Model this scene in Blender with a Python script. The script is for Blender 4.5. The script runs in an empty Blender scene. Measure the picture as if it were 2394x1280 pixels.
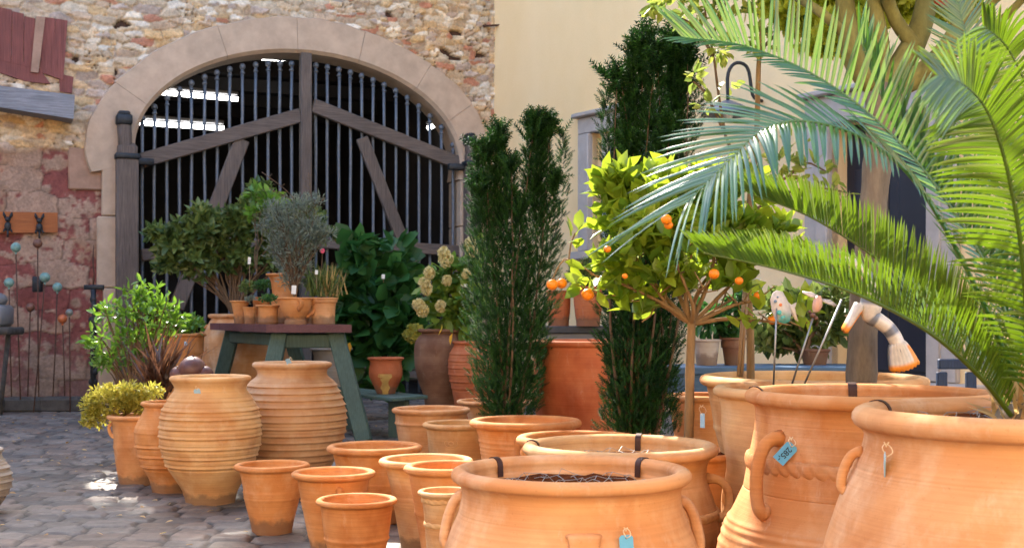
import bpy, math, random
import numpy as np
from mathutils import Vector, Matrix
random.seed(7); RNG = np.random.default_rng(7)
S = bpy.context.scene; COL = S.collection
PI = math.pi
# ------------------------------------------------------------------ camera, world, sun
F = 2900.0; H = 1.2; CX = 1197.0; HY = 735.0
cam = bpy.data.cameras.new('camera'); cam.sensor_width = 36; cam.lens = 36*F/2394
cam.shift_y = 95/2394; cam.clip_end = 300; cam.clip_start = .05
cam.dof.use_dof = True; cam.dof.focus_distance = 4.6; cam.dof.aperture_fstop = 9
co = bpy.data.objects.new('camera', cam); COL.objects.link(co)
co.location = (0, 0, H); co.rotation_euler = (PI/2, 0, 0); S.camera = co
SUN_AZ = math.radians(-20)     # clockwise from +Y
SUN_EL = math.radians(43)
W = bpy.data.worlds.new('World'); S.world = W; W.use_nodes = True
nt = W.node_tree; bg = nt.nodes['Background']
sky = nt.nodes.new('ShaderNodeTexSky'); sky.sky_type = 'NISHITA'; sky.sun_disc = False
sky.sun_elevation = SUN_EL; sky.sun_rotation = SUN_AZ; sky.dust_density = 2.0; sky.ozone_density = 1.0
nt.links.new(sky.outputs[0], bg.inputs[0]); bg.inputs[1].default_value = .15
sl = bpy.data.lights.new('sun', 'SUN'); sl.energy = 2.7; sl.angle = math.radians(.6); sl.color = (1, .92, .8)
so = bpy.data.objects.new('sun', sl); COL.objects.link(so)
SD = Vector((math.sin(SUN_AZ)*math.cos(SUN_EL), math.cos(SUN_AZ)*math.cos(SUN_EL), math.sin(SUN_EL)))
so.rotation_euler = SD.to_track_quat('Z', 'Y').to_euler(); so.location = (0, 0, 20)
S.view_settings.view_transform = 'Standard'; S.view_settings.look = 'None'
S.view_settings.gamma = 1; S.view_settings.exposure = 2.58
S.render.engine = 'CYCLES'

# ------------------------------------------------------------------ helpers
def px(x, y, D): return Vector(((x-CX)/F*D, D, H-(y-HY)/F*D))
def tag(o, label=None, cat=None, group=None, kind=None):
    if label: o['label'] = label
    if cat: o['category'] = cat
    if group: o['group'] = group
    if kind: o['kind'] = kind
    return o
def empty(name, loc=(0, 0, 0), label=None, cat=None, group=None, rz=0, kind=None):
    o = bpy.data.objects.new(name, None); COL.objects.link(o); o.location = loc; o.rotation_euler = (0, 0, rz)
    o.empty_display_size = .1
    return tag(o, label, cat, group, kind)
def mesh_np(name, V, loops, starts, mat, parent=None, smooth=True, col=None):
    V = np.asarray(V, dtype=np.float32); loops = np.asarray(loops, dtype=np.int32); starts = np.asarray(starts, dtype=np.int32)
    me = bpy.data.meshes.new(name); me.vertices.add(len(V)); me.vertices.foreach_set('co', V.ravel())
    me.loops.add(len(loops)); me.loops.foreach_set('vertex_index', loops)
    me.polygons.add(len(starts)); me.polygons.foreach_set('loop_start', starts)
    if col is not None:
        a = me.color_attributes.new('col', 'FLOAT_COLOR', 'POINT')
        c = np.ones((len(V), 4), dtype=np.float32); c[:, :3] = col; a.data.foreach_set('color', c.ravel())
    me.update(calc_edges=True); me.validate()
    me.polygons.foreach_set('use_smooth', np.full(len(me.polygons), bool(smooth)))
    if mat: me.materials.append(mat)
    o = bpy.data.objects.new(name, me); COL.objects.link(o)
    if parent: o.parent = parent
    return o
class MB:
    def __init__(s): s.v = []; s.f = []; s.c = []; s.col = (1, 1, 1)
    def add(s, vs, fs, col=None):
        b = len(s.v); s.v += [tuple(v) for v in vs]; s.f += [tuple(i+b for i in f) for f in fs]
        s.c += [col or s.col]*len(vs); return s
    def box(s, c, d, M=None, bev=0, col=None):
        x, y, z = (q/2 for q in d)
        if bev:
            b = min(bev, x*.9, y*.9, z*.9); vs = []
            for sx in (-1, 1):
                for sy in (-1, 1):
                    for sz in (-1, 1):
                        vs += [(sx*x, sy*(y-b), sz*(z-b)), (sx*(x-b), sy*y, sz*(z-b)), (sx*(x-b), sy*(y-b), sz*z)]
            def I(a, b_, c_, k): return ((a > 0)*4+(b_ > 0)*2+(c_ > 0))*3+k
            fs = []
            for q in (-1, 1):
                fs.append([I(q, -1, -1, 0), I(q, 1, -1, 0), I(q, 1, 1, 0), I(q, -1, 1, 0)][::q])
                fs.append([I(-1, q, -1, 1), I(1, q, -1, 1), I(1, q, 1, 1), I(-1, q, 1, 1)][::-q])
                fs.append([I(-1, -1, q, 2), I(1, -1, q, 2), I(1, 1, q, 2), I(-1, 1, q, 2)][::q])
            for a in (-1, 1):
                for b_ in (-1, 1):
                    fs.append([I(a, b_, -1, 0), I(a, b_, 1, 0), I(a, b_, 1, 1), I(a, b_, -1, 1)][::-a*b_])
                    fs.append([I(a, -1, b_, 0), I(a, 1, b_, 0), I(a, 1, b_, 2), I(a, -1, b_, 2)][::a*b_])
                    fs.append([I(-1, a, b_, 1), I(1, a, b_, 1), I(1, a, b_, 2), I(-1, a, b_, 2)][::-a*b_])
                    for c_ in (-1, 1): fs.append([I(a, b_, c_, 0), I(a, b_, c_, 1), I(a, b_, c_, 2)][::a*b_*c_])
        else:
            vs = [(a*x, b*y, c_*z) for a in (-1, 1) for b in (-1, 1) for c_ in (-1, 1)]
            fs = [(0, 1, 3, 2), (4, 6, 7, 5), (0, 4, 5, 1), (2, 3, 7, 6), (0, 2, 6, 4), (1, 5, 7, 3)]
        c = Vector(c)
        vs = [(M @ Vector(v) if M else Vector(v))+c for v in vs]
        return s.add(vs, fs, col)
    def beam(s, a, b, w, d, side=Vector((0, 1, 0)), bev=.006, col=None):   # box from a to b; d along side
        a = Vector(a); b = Vector(b); z = (b-a).normalized(); y = (side-z*side.dot(z)).normalized(); x = y.cross(z)
        M = Matrix((x, y, z)).transposed()
        return s.box((a+b)/2, (w, d, (b-a).length), M, bev, col)
    def tube(s, pts, r, n=8, cap=True, col=None, flat=1.0):
        pts = [Vector(p) for p in pts]; m = len(pts)
        rr = r if isinstance(r, (list, tuple)) else [r]*m
        cc = col if isinstance(col, list) else [col or s.col]*m
        t = (pts[1]-pts[0]).normalized(); u = t.orthogonal().normalized(); b0 = len(s.v)
        for i, p in enumerate(pts):
            if i == 0: t2 = pts[1]-pts[0]
            elif i == m-1: t2 = pts[-1]-pts[-2]
            else: t2 = pts[i+1]-pts[i-1]
            t2 = t2.normalized() if t2.length > 1e-9 else t; u = (u-t2*u.dot(t2))
            u = u.normalized() if u.length > 1e-6 else t2.orthogonal().normalized(); w = t2.cross(u); t = t2
            for k in range(n):
                a = 2*PI*k/n; s.v.append(tuple(p+u*math.cos(a)*rr[i]+w*math.sin(a)*rr[i]*flat)); s.c.append(cc[i])
        for i in range(m-1):
            for k in range(n):
                a = b0+i*n+k; b = b0+i*n+(k+1) % n; s.f.append((a, b, b+n, a+n))
        if cap: s.f.append(tuple(b0+k for k in range(n))[::-1]); s.f.append(tuple(b0+(m-1)*n+k for k in range(n)))
        return s
    def lathe(s, prof, n=64, c=(0, 0, 0), wob=0, ph=0, col=None, a0=0):
        b0 = len(s.v)
        for r, z in prof:
            for k in range(n):
                a = 2*PI*k/n+a0; q = r*(1+wob*math.sin(2*a+ph)+wob*.6*math.sin(3*a+ph*2+z*5))
                s.v.append((c[0]+q*math.cos(a), c[1]+q*math.sin(a), c[2]+z)); s.c.append(col or s.col)
        for i in range(len(prof)-1):
            for k in range(n):
                a = b0+i*n+k; b = b0+i*n+(k+1) % n; s.f.append((b, a, a+n, b+n))
        return s
    def ball(s, c, r, n=12, sc=(1, 1, 1), col=None):
        b0 = len(s.v); m = max(6, n//2)
        for i in range(m+1):
            th = PI*i/m
            for k in range(n):
                a = 2*PI*k/n
                s.v.append((c[0]+r*sc[0]*math.sin(th)*math.cos(a), c[1]+r*sc[1]*math.sin(th)*math.sin(a), c[2]+r*sc[2]*math.cos(th))); s.c.append(col or s.col)
        for i in range(m):
            for k in range(n):
                a = b0+i*n+k; b = b0+i*n+(k+1) % n; s.f.append((a, a+n, b+n, b))
        return s
    def make(s, name, mat, parent=None, smooth=True, usecol=False):
        L = []; st = []
        for f in s.f: st.append(len(L)); L += f
        o = mesh_np(name, s.v, L, st, mat, parent, smooth, np.array(s.c, dtype=np.float32) if usecol else None)
        return o
def sharp(o, ang=40):
    try: o.data.set_sharp_from_angle(angle=math.radians(ang))
    except Exception: pass
    return o
def cr(pts, n):      # catmull-rom resample of tuples
    P = np.array(pts, dtype=float); P = np.vstack([2*P[0]-P[1], P, 2*P[-1]-P[-2]]); m = len(P)-3
    out = []
    for t in np.linspace(0, m, n):
        i = min(int(t), m-1); u = t-i; a, b, c, d = P[i:i+4]
        out.append(.5*((2*b)+(-a+c)*u+(2*a-5*b+4*c-d)*u*u+(-a+3*b-3*c+d)*u**3))
    return np.array(out)

# ------------------------------------------------------------------ materials
def nodes(name):
    m = bpy.data.materials.new(name); m.use_nodes = True; t = m.node_tree
    return m, t, t.nodes['Principled BSDF'], t.nodes.new, t.links.new
def ramp(t, fac, stops):
    r = t.nodes.new('ShaderNodeValToRGB'); e = r.color_ramp.elements
    while len(e) < len(stops): e.new(.5)
    for k, (p, c) in enumerate(stops): e[k].position = p; e[k].color = (*c, 1) if len(c) == 3 else c
    t.links.new(fac, r.inputs[0]); return r.outputs[0]
def noise(t, vec, scale, det=4, rough=.55):
    n = t.nodes.new('ShaderNodeTexNoise'); n.inputs['Scale'].default_value = scale; n.inputs['Detail'].default_value = det
    n.inputs['Roughness'].default_value = rough; t.links.new(vec, n.inputs['Vector']); return n.outputs[0]
def mapping(t, vec, sc=(1, 1, 1), loc=None):
    m = t.nodes.new('ShaderNodeMapping'); m.inputs['Scale'].default_value = sc; t.links.new(vec, m.inputs['Vector'])
    if loc is not None: t.links.new(loc, m.inputs['Location'])
    return m.outputs[0]
def mixc(t, fac, a, b, mode='MIX'):
    m = t.nodes.new('ShaderNodeMix'); m.data_type = 'RGBA'; m.blend_type = mode
    for s, v in ((m.inputs[0], fac), (m.inputs[6], a), (m.inputs[7], b)):
        if hasattr(v, 'is_linked'): t.links.new(v, s)
        else: s.default_value = v if isinstance(v, (int, float)) else (*v, 1)
    return m.outputs[2]
def bump(t, h, st=.3, dist=.01, nrm=None):
    b = t.nodes.new('ShaderNodeBump'); b.inputs['Strength'].default_value = st; b.inputs['Distance'].default_value = dist
    t.links.new(h, b.inputs['Height'])
    if nrm: t.links.new(nrm, b.inputs['Normal'])
    return b.outputs[0]
def coord(t, rnd=True):
    tc = t.nodes.new('ShaderNodeTexCoord'); v = tc.outputs['Object']
    if not rnd: return v
    oi = t.nodes.new('ShaderNodeObjectInfo'); m = t.nodes.new('ShaderNodeVectorMath'); m.operation = 'MULTIPLY_ADD'
    c = t.nodes.new('ShaderNodeCombineXYZ')
    for k in range(3): t.links.new(oi.outputs['Random'], c.inputs[k])
    t.links.new(c.outputs[0], m.inputs[0]); m.inputs[1].default_value = (37, 23, 0); t.links.new(v, m.inputs[2])
    return m.outputs[0]
def terracotta(name, a, b, pale, amt=.5, rough=.82):
    m, t, bs, N, L = nodes(name); v = coord(t)
    big = noise(t, mapping(t, v, (1, 1, 1.8)), 3.2, 3, .55)
    c = ramp(t, big, [(.36, a), (.62, b)])
    st = noise(t, mapping(t, v, (1.3, 1.3, .9)), 5.5, 5, .65)
    f = ramp(t, st, [(.48, (0, 0, 0)), (.72, (amt,)*3)])
    c = mixc(t, f, c, pale)
    lines = noise(t, mapping(t, v, (.6, .6, 60)), 2.0, 3, .6)          # throwing lines
    c = mixc(t, .35, c, ramp(t, lines, [(.35, (.72, .66, .6)), (.65, (1, 1, 1))]), 'MULTIPLY')
    fl = noise(t, mapping(t, v, (1.5, 1.5, 1.1)), 2.0, 4, .6)
    c = mixc(t, 1.0, c, ramp(t, fl, [(.30, (.74, .60, .50)), (.48, (1, 1, 1))]), 'MULTIPLY')
    wb = noise(t, mapping(t, v, (5, 5, 1.2)), 4.0, 6, .75)
    c = mixc(t, ramp(t, wb, [(.60, (0, 0, 0)), (.78, (.38,)*3)]), c, (.72, .58, .44))
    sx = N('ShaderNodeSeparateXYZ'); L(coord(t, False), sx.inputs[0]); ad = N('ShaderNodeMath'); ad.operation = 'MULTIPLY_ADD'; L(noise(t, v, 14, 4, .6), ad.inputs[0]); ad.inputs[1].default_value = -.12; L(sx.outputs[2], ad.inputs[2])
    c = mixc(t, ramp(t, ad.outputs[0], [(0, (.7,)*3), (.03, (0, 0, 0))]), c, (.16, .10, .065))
    sp = noise(t, v, 95, 2, .7)
    c = mixc(t, .5, c, ramp(t, sp, [(.26, (.75, .68, .6)), (.36, (1, 1, 1))]), 'MULTIPLY')
    L(c, bs.inputs['Base Color']); bs.inputs['Roughness'].default_value = rough
    bs.inputs['Specular IOR Level'].default_value = .25
    n1 = bump(t, lines, .25, .004); n2 = bump(t, noise(t, v, 60, 5, .7), .22, .004, n1)
    L(bump(t, noise(t, v, 9, 3, .5), .35, .012, n2), bs.inputs['Normal'])
    return m
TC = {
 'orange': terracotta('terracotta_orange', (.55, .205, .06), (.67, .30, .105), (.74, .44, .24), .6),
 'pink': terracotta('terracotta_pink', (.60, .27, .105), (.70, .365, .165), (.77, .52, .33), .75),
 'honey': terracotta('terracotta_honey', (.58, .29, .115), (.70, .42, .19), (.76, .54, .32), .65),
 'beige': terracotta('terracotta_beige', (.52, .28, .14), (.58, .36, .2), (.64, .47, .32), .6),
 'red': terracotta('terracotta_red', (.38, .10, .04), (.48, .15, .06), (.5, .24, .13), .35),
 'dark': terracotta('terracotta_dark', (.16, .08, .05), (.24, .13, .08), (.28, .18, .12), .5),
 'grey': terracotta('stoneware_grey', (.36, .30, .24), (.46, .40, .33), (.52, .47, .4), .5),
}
def plain(name, c, rough=.6, metal=0, nz=.25, sc=8, bmp=.2, streak=(1, 1, 1), spec=.4):
    m, t, bs, N, L = nodes(name); v = coord(t)
    n = noise(t, mapping(t, v, streak), sc, 5, .65)
    k = ramp(t, n, [(.3, tuple(q*(1-nz) for q in c)), (.7, tuple(min(1, q*(1+nz)) for q in c))])
    L(k, bs.inputs['Base Color']); bs.inputs['Roughness'].default_value = rough; bs.inputs['Metallic'].default_value = metal
    bs.inputs['Specular IOR Level'].default_value = spec
    if bmp: L(bump(t, n, bmp, .006), bs.inputs['Normal'])
    return m
def vcol(name, rough=.8, sc=30, nz=.25, bmp=.3, dist=.006, spec=.3):
    m, t, bs, N, L = nodes(name); v = coord(t, False)
    a = N('ShaderNodeAttribute'); a.attribute_name = 'col'
    n = noise(t, v, sc, 6, .7); n2 = noise(t, v, sc*.22, 4, .6)
    c = mixc(t, 1.0, a.outputs['Color'], ramp(t, n, [(.3, (1-nz,)*3), (.7, (1+nz,)*3)]), 'MULTIPLY')
    c = mixc(t, 1.0, c, ramp(t, n2, [(.3, (1-nz*.7,)*3), (.7, (1+nz*.7,)*3)]), 'MULTIPLY')
    L(c, bs.inputs['Base Color']); bs.inputs['Roughness'].default_value = rough
    bs.inputs['Specular IOR Level'].default_value = spec
    L(bump(t, n, bmp, dist), bs.inputs['Normal']); return m
def leafmat(name, a, b, trans=.35, rough=.45, tcol=None, spec=.5, gloss=0):
    m, t, bs, N, L = nodes(name)
    at = N('ShaderNodeAttribute'); at.attribute_name = 'lv'
    c = mixc(t, at.outputs['Fac'], a, b)
    L(c, bs.inputs['Base Color']); bs.inputs['Roughness'].default_value = rough; bs.inputs['Specular IOR Level'].default_value = spec
    if gloss: bs.inputs['Coat Weight'].default_value = gloss; bs.inputs['Coat Roughness'].default_value = .2; bs.inputs['Coat IOR'].default_value = 1.5
    tr = N('ShaderNodeBsdfTranslucent'); mx = N('ShaderNodeMixShader'); mx.inputs[0].default_value = trans
    tc_ = mixc(t, at.outputs['Fac'], tcol or tuple(min(1, q*1.6) for q in a), tuple(min(1, q*1.35) for q in (tcol or tuple(min(1, x*1.6) for x in b))))
    L(tc_, tr.inputs[0]); L(bs.outputs[0], mx.inputs[1]); L(tr.outputs[0], mx.inputs[2])
    L(mx.outputs[0], t.nodes['Material Output'].inputs[0]); return m
def emit(name, c, s):
    m, t, bs, N, L = nodes(name); bs.inputs['Base Color'].default_value = (*c, 1)
    bs.inputs['Emission Color'].default_value = (*c, 1); bs.inputs['Emission Strength'].default_value = s; return m
def wood(name, c, grain=(38, 38, 1.6), rough=.75, nz=.4):
    m, t, bs, N, L = nodes(name); v = coord(t)
    n = noise(t, mapping(t, v, grain), 2.2, 6, .7); n2 = noise(t, v, 2.5, 3, .5)
    k = ramp(t, n, [(.3, tuple(q*(1-nz) for q in c)), (.68, tuple(min(1, q*(1+nz)) for q in c))])
    k = mixc(t, .6, k, ramp(t, n2, [(.3, (.72, .7, .7)), (.7, (1.15, 1.12, 1.1))]), 'MULTIPLY')
    L(k, bs.inputs['Base Color']); bs.inputs['Roughness'].default_value = rough; bs.inputs['Specular IOR Level'].default_value = .25
    L(bump(t, n, .5, .008), bs.inputs['Normal']); return m
M_ = dict(
 vstone=vcol('rubble_stone', .9, 26, .28, .6, .012), vcob=vcol('cobble_stone', .6, 22, .3, .4, .006, .5),
 vcer=vcol('painted_ceramic', .35, 60, .12, .2, .002, .5), vfar=vcol('weathered_plaster', .9, 5, .2, .3, .01),
 arch=plain('pink_sandstone', (.46, .335, .24), .9, 0, .16, 4, .35), quoin=plain('brown_sandstone', (.33, .20, .14), .9, 0, .22, 5, .4),
 gwood=wood('weathered_oak_vertical', (.125, .097, .082)), gwoodh=wood('weathered_oak_horizontal', (.125, .097, .082), (1.6, 38, 38)),
 lintel=wood('grey_timber', (.22, .225, .25), (1.6, 38, 38)),
 iron=plain('grey_iron_bar', (.12, .137, .165), .5, .3, .2, 20, .2), dkiron=plain('black_iron', (.03, .032, .036), .55, .4, .3, 20),
 rust=plain('rusty_iron', (.09, .045, .03), .8, .2, .4, 30), rustclip=plain('brown_painted_steel', (.055, .022, .016), .55, .3, .3, 30),
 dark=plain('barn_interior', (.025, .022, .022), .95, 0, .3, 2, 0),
 tube=emit('fluorescent_tube', (1, .98, .93), 3.0), lamp=emit('lamp_bulb', (1, .9, .7), .6),
 cream=plain('cream_render', (.84, .585, .30), .92, 0, .05, 1.6, .08), cream2=plain('bounce_render', (.80, .58, .33), .9, 0, .05, 1, 0),  # cream2 is tinted orange to warm the bounced light
 gstone=plain('grey_window_stone', (.42, .37, .335), .85, 0, .12, 6, .25), white=plain('white_paint', (.7, .69, .65), .5, 0, .05, 8, .05),
 glass=plain('dark_glass', (.09, .11, .12), .08, 0, .1, 2, 0, spec=.9), door=plain('dark_blue_door', (.016, .017, .028), .45, 0, .2, 3, .05),
 brass=plain('brass', (.55, .33, .10), .25, 1, .15, 10, .05),
 roof=plain('clay_roof_tile', (.24, .09, .05), .85, 0, .3, 12, .4), soil=plain('dark_soil', (.10, .03, .012), 1.0, 0, .5, 60, .9, spec=0),
 maroon=wood('maroon_tabletop', (.13, .055, .055), (38, 1.6, 38), .55, .3), green=wood('green_painted_wood', (.075, .115, .09), (38, 38, 1.6), .6, .28),
 greenh=wood('green_painted_slat', (.075, .12, .10), (1.6, 38, 38), .6, .28),
 redwood=wood('red_painted_plank', (.19, .065, .055), (38, 38, 1.6), .8, .35), rboard=wood('orange_brown_board', (.34, .11, .035), (1.6, 38, 38), .6, .2),
 bark=wood('grey_brown_bark', (.16, .13, .095), (8, 8, 2.2), .9, .45), bark2=wood('moss_green_bark', (.17, .16, .05), (6, 6, 3), .9, .5),
 barko=wood('orange_tree_bark', (.25, .155, .07), (9, 9, 2), .85, .35), twig=plain('brown_twig', (.13, .08, .045), .8, 0, .3, 40, .2),
 wire=plain('galvanised_wire', (.32, .32, .31), .45, .8, .1, 40, 0), string=plain('twine', (.75, .58, .38), .9, 0, .15, 60, .2),
 blue=plain('blue_card', (.13, .42, .64), .7, 0, .05, 30, .05), pblue=plain('pale_blue_card', (.32, .50, .62), .7, 0, .05, 30, .05), ink=plain('ink', (.02, .04, .07), .7, 0, .1, 10, 0),
 pwhite=plain('white_plastic', (.75, .75, .72), .45, 0, .04, 10, 0), orange=plain('orange_peel', (.85, .24, .008), .38, 0, .12, 30, .25),
 dkblue=wood('dark_blue_wood', (.03, .05, .10), rough=.6, nz=.2), bluewood=wood('blue_painted_wood', (.07, .14, .24), (1.6, 38, 38), .6, .2), slate=plain('slate_top', (.05, .055, .065), .6, 0, .2, 8, .1),
 greymet=plain('grey_sheet', (.16, .16, .17), .6, 0, .15, 5, .1), darkstone=plain('dark_weathered_stone', (.06, .055, .05), .9, 0, .4, 10, .5),
 maroonball=plain('maroon_ceramic', (.11, .05, .045), .4, 0, .3, 12, .2), tealball=plain('teal_glazed_ceramic', (.17, .30, .27), .3, 0, .5, 9, .1),
 orball=plain('orange_glazed_ceramic', (.45, .12, .04), .35, 0, .3, 9, .1), brball=plain('brown_glazed_ceramic', (.16, .07, .045), .35, 0, .4, 9, .1),
 greyball=plain('grey_glazed_ceramic', (.16, .17, .15), .4, 0, .3, 9, .1),
 bamboo=plain('bamboo_cane', (.32, .21, .12), .6, 0, .15, 20, .1), pink=plain('pink_petal', (.8, .12, .25), .6, 0, .1, 10, 0),
 yew=leafmat('yew_needles', (.006, .026, .008), (.030, .10, .016), .15, .65, None, .2),
 citrus=leafmat('citrus_leaf', (.06, .17, .02), (.32, .42, .035), .45, .34, (.36, .46, .03)),
 bush=leafmat('glossy_bush_leaf', (.05, .15, .02), (.16, .32, .04), .3, .28, (.2, .36, .03), .6),
 dleaf=leafmat('dark_shrub_leaf', (.035, .075, .018), (.16, .21, .05), .25, .4),
 silver=leafmat('silver_shrub_leaf', (.10, .13, .10), (.22, .26, .2), .25, .6),
 hyd=leafmat('hydrangea_leaf', (.02, .075, .02), (.05, .16, .03), .25, .45),
 pan=leafmat('light_hydrangea_leaf', (.07, .17, .03), (.20, .28, .03), .35, .5),
 yleaf=leafmat('yellow_leaf', (.75, .38, .03), (.85, .5, .05), .3, .6), cflower=leafmat('cream_floret', (.56, .48, .20), (.70, .60, .32), .25, .7),
 ylow=leafmat('yellow_green_foliage', (.26, .26, .04), (.42, .36, .06), .35, .6),
 maple=leafmat('tree_leaf', (.12, .2, .02), (.30, .36, .03), .45, .45, (.42, .48, .03)),
 lace=leafmat('bright_tree_leaf', (.22, .32, .03), (.42, .46, .05), .5, .5, (.55, .6, .05)), sap=leafmat('sapling_leaf', (.13, .2, .04), (.3, .34, .06), .4, .5), sedum=leafmat('sedum_leaf', (.03, .10, .02), (.08, .2, .05), .15, .5),
 redgrass=leafmat('dark_red_blade', (.055, .025, .018), (.12, .055, .03), .2, .4), straw=leafmat('straw_blade', (.35, .2, .07), (.55, .38, .16), .3, .6),
 palmY=leafmat('cycad_leaflet_young_backlit', (.05, .115, .012), (.11, .175, .015), .42, .3, (.11, .185, .006), .6, .7),  # young yellow-green, pushed further to paint in backlight
 palmT=leafmat('cycad_leaflet_sky_tint', (.018, .10, .036), (.06, .17, .035), .3, .3, (.12, .27, .02), .7, 1.0),  # blue-green base partly paints in the sky reflection
)

def render_coat():
    m, t, bs, N, L = nodes('cream_lime_render'); v = coord(t, False)
    a = noise(t, mapping(t, v, (.5, .5, .35)), 1.2, 5, .6); b = noise(t, mapping(t, v, (3.5, 3.5, .25)), 1.5, 5, .6); d = noise(t, v, 45, 5, .7)
    c = ramp(t, a, [(.32, (.84, .60, .31)), (.68, (.90, .68, .40))])
    c = mixc(t, .05, c, ramp(t, b, [(.25, (.86, .82, .77)), (.6, (1, 1, 1))]), 'MULTIPLY')
    c = mixc(t, .5, c, ramp(t, d, [(.3, (.9, .88, .86)), (.6, (1, 1, 1))]), 'MULTIPLY')
    L(c, bs.inputs['Base Color']); bs.inputs['Roughness'].default_value = .93; bs.inputs['Specular IOR Level'].default_value = .2
    L(bump(t, a, .5, .03, bump(t, d, .35, .004)), bs.inputs['Normal']); return m
M_['cream'] = render_coat()
# ------------------------------------------------------------------ scattering leaves
def T_oval(w=.22, fold=.07, curl=-.10):
    return (np.array([(0, 0, 0), (-w, .32, fold), (0, .34, 0), (w, .32, fold), (-w*.86, .68, fold+curl*.4), (0, .7, curl*.5), (w*.86, .68, fold+curl*.4), (0, 1, curl)]),
            [(0, 2, 1), (0, 3, 2), (1, 2, 5, 4), (2, 3, 6, 5), (4, 5, 7), (5, 6, 7)])
def T_small(w=.25): return (np.array([(0, 0, 0), (-w, .5, .05), (w, .5, .05), (0, 1, -.05)]), [(0, 2, 3, 1)])
def T_blade(w=.04): return (np.array([(-w, 0, 0), (w, 0, 0), (w*.8, .5, .03), (-w*.8, .5, .03), (0, 1, -.03)]), [(0, 1, 2, 3), (3, 2, 4)])
def T_shoot(n=22, nl=.2, w=.022, rise=.55):
    v = []; f = []
    for k in range(n):
        y = .06+.9*k/n; a = k*2.4; l = nl*(1-.5*(k/n)**3); c, s = math.cos(a), math.sin(a)
        p = np.array((0, y, 0)); tip = p+np.array((c*l*.8, l*rise, s*l*.8)); sd = np.array((-s, 0, c))*w
        b = len(v); v += [p-sd*.5+(0, -w*.5, 0), p+sd*.5+(0, w*.5, 0), tip]; f.append((b, b+1, b+2))
    b = len(v); v += [(-.012, 0, 0), (.012, 0, 0), (0, 1.05, 0)]; f.append((b, b+1, b+2))
    return (np.array(v, dtype=float), f)
def T_cluster(n=6, w=.2, spread=.8, base=T_oval):
    V = []; Fc = []; tv, tf = base(w) if base is T_oval else base(w)
    for k in range(n):
        a = 2*PI*k/n+.3*k; sp = spread*(.45+.55*((k*7) % 5)/4); L = .65+.35*((k*3) % 4)/3
        d = np.array((math.cos(a)*math.sin(sp), math.cos(sp), math.sin(a)*math.sin(sp)))
        z = np.array((0, 1., 0))-d*d[1]; z = z/np.linalg.norm(z); x = np.cross(d, z)
        M = np.stack([x, d, z], 1); b = len(V); q = tv @ M.T*L+np.array((0, .12*k/n, 0)); V += list(q); Fc += [tuple(i+b for i in f) for f in tf]
    return (np.array(V), Fc)
def scatter(name, T, P, D, size, mat, parent=None, roll=None, N=None, smooth=False):
    tv, tf = T; P = np.asarray(P, float); n = len(P); D = np.asarray(D, float); D = D/np.linalg.norm(D, axis=1)[:, None]
    if N is None: N = RNG.normal(size=(n, 3)); N[:, 2] += 1.2
    N = N-D*(N*D).sum(1)[:, None]; N /= np.linalg.norm(N, axis=1)[:, None]; X = np.cross(D, N)
    R = np.stack([X, D, N], 2)                       # columns
    size = np.broadcast_to(np.asarray(size, float), (n,))
    V = np.einsum('nij,kj->nki', R, tv)*size[:, None, None]+P[:, None, :]
    fl = np.concatenate([np.array(f) for f in tf]); ln = np.array([len(f) for f in tf])
    nv = len(tv); loops = (fl[None]+(np.arange(n)*nv)[:, None]).ravel()
    st = np.concatenate([[0], np.cumsum(ln)[:-1]]); starts = (st[None]+(np.arange(n)*len(fl))[:, None]).ravel()
    o = mesh_np(name, V.reshape(-1, 3), loops, starts, mat, parent, smooth)
    a = o.data.attributes.new('lv', 'FLOAT', 'POINT'); a.data.foreach_set('value', np.repeat(RNG.random(n), nv).astype(np.float32))
    return o
def blob_pts(blobs, n, shell=2.2):
    """blobs: (centre Vector, rx, ry, rz, weight)"""
    w = np.array([b[4] if len(b) > 4 else b[1]*b[2]*b[3] for b in blobs]); w = w/w.sum(); k = RNG.choice(len(blobs), n, p=w)
    u = RNG.normal(size=(n, 3)); u /= np.linalg.norm(u, axis=1)[:, None]; r = RNG.random(n)**(1/shell)
    C = np.array([tuple(b[0]) for b in blobs])[k]; R3 = np.array([(b[1], b[2], b[3]) for b in blobs])[k]
    return C+u*r[:, None]*R3, u, k
def stems(name, base, tips, r0, r1, mat, parent, wob=.03, n=6, sides=6):
    mb = MB()
    for t in tips:
        b = Vector(base) if not isinstance(base, list) else Vector(random.choice(base)); t = Vector(t); d = t-b
        pts = []
        for i in range(n):
            s = i/(n-1); p = b+Vector((d.x*s**1.25, d.y*s**1.25, d.z*s**.9)); 
            if 0 < i < n-1: p += Vector([random.uniform(-1, 1)*wob*d.length for _ in range(3)])
            pts.append(p)
        mb.tube(pts, [r0+(r1-r0)*i/(n-1) for i in range(n)], sides, False)
    return mb.make(name, mat, parent)

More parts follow.
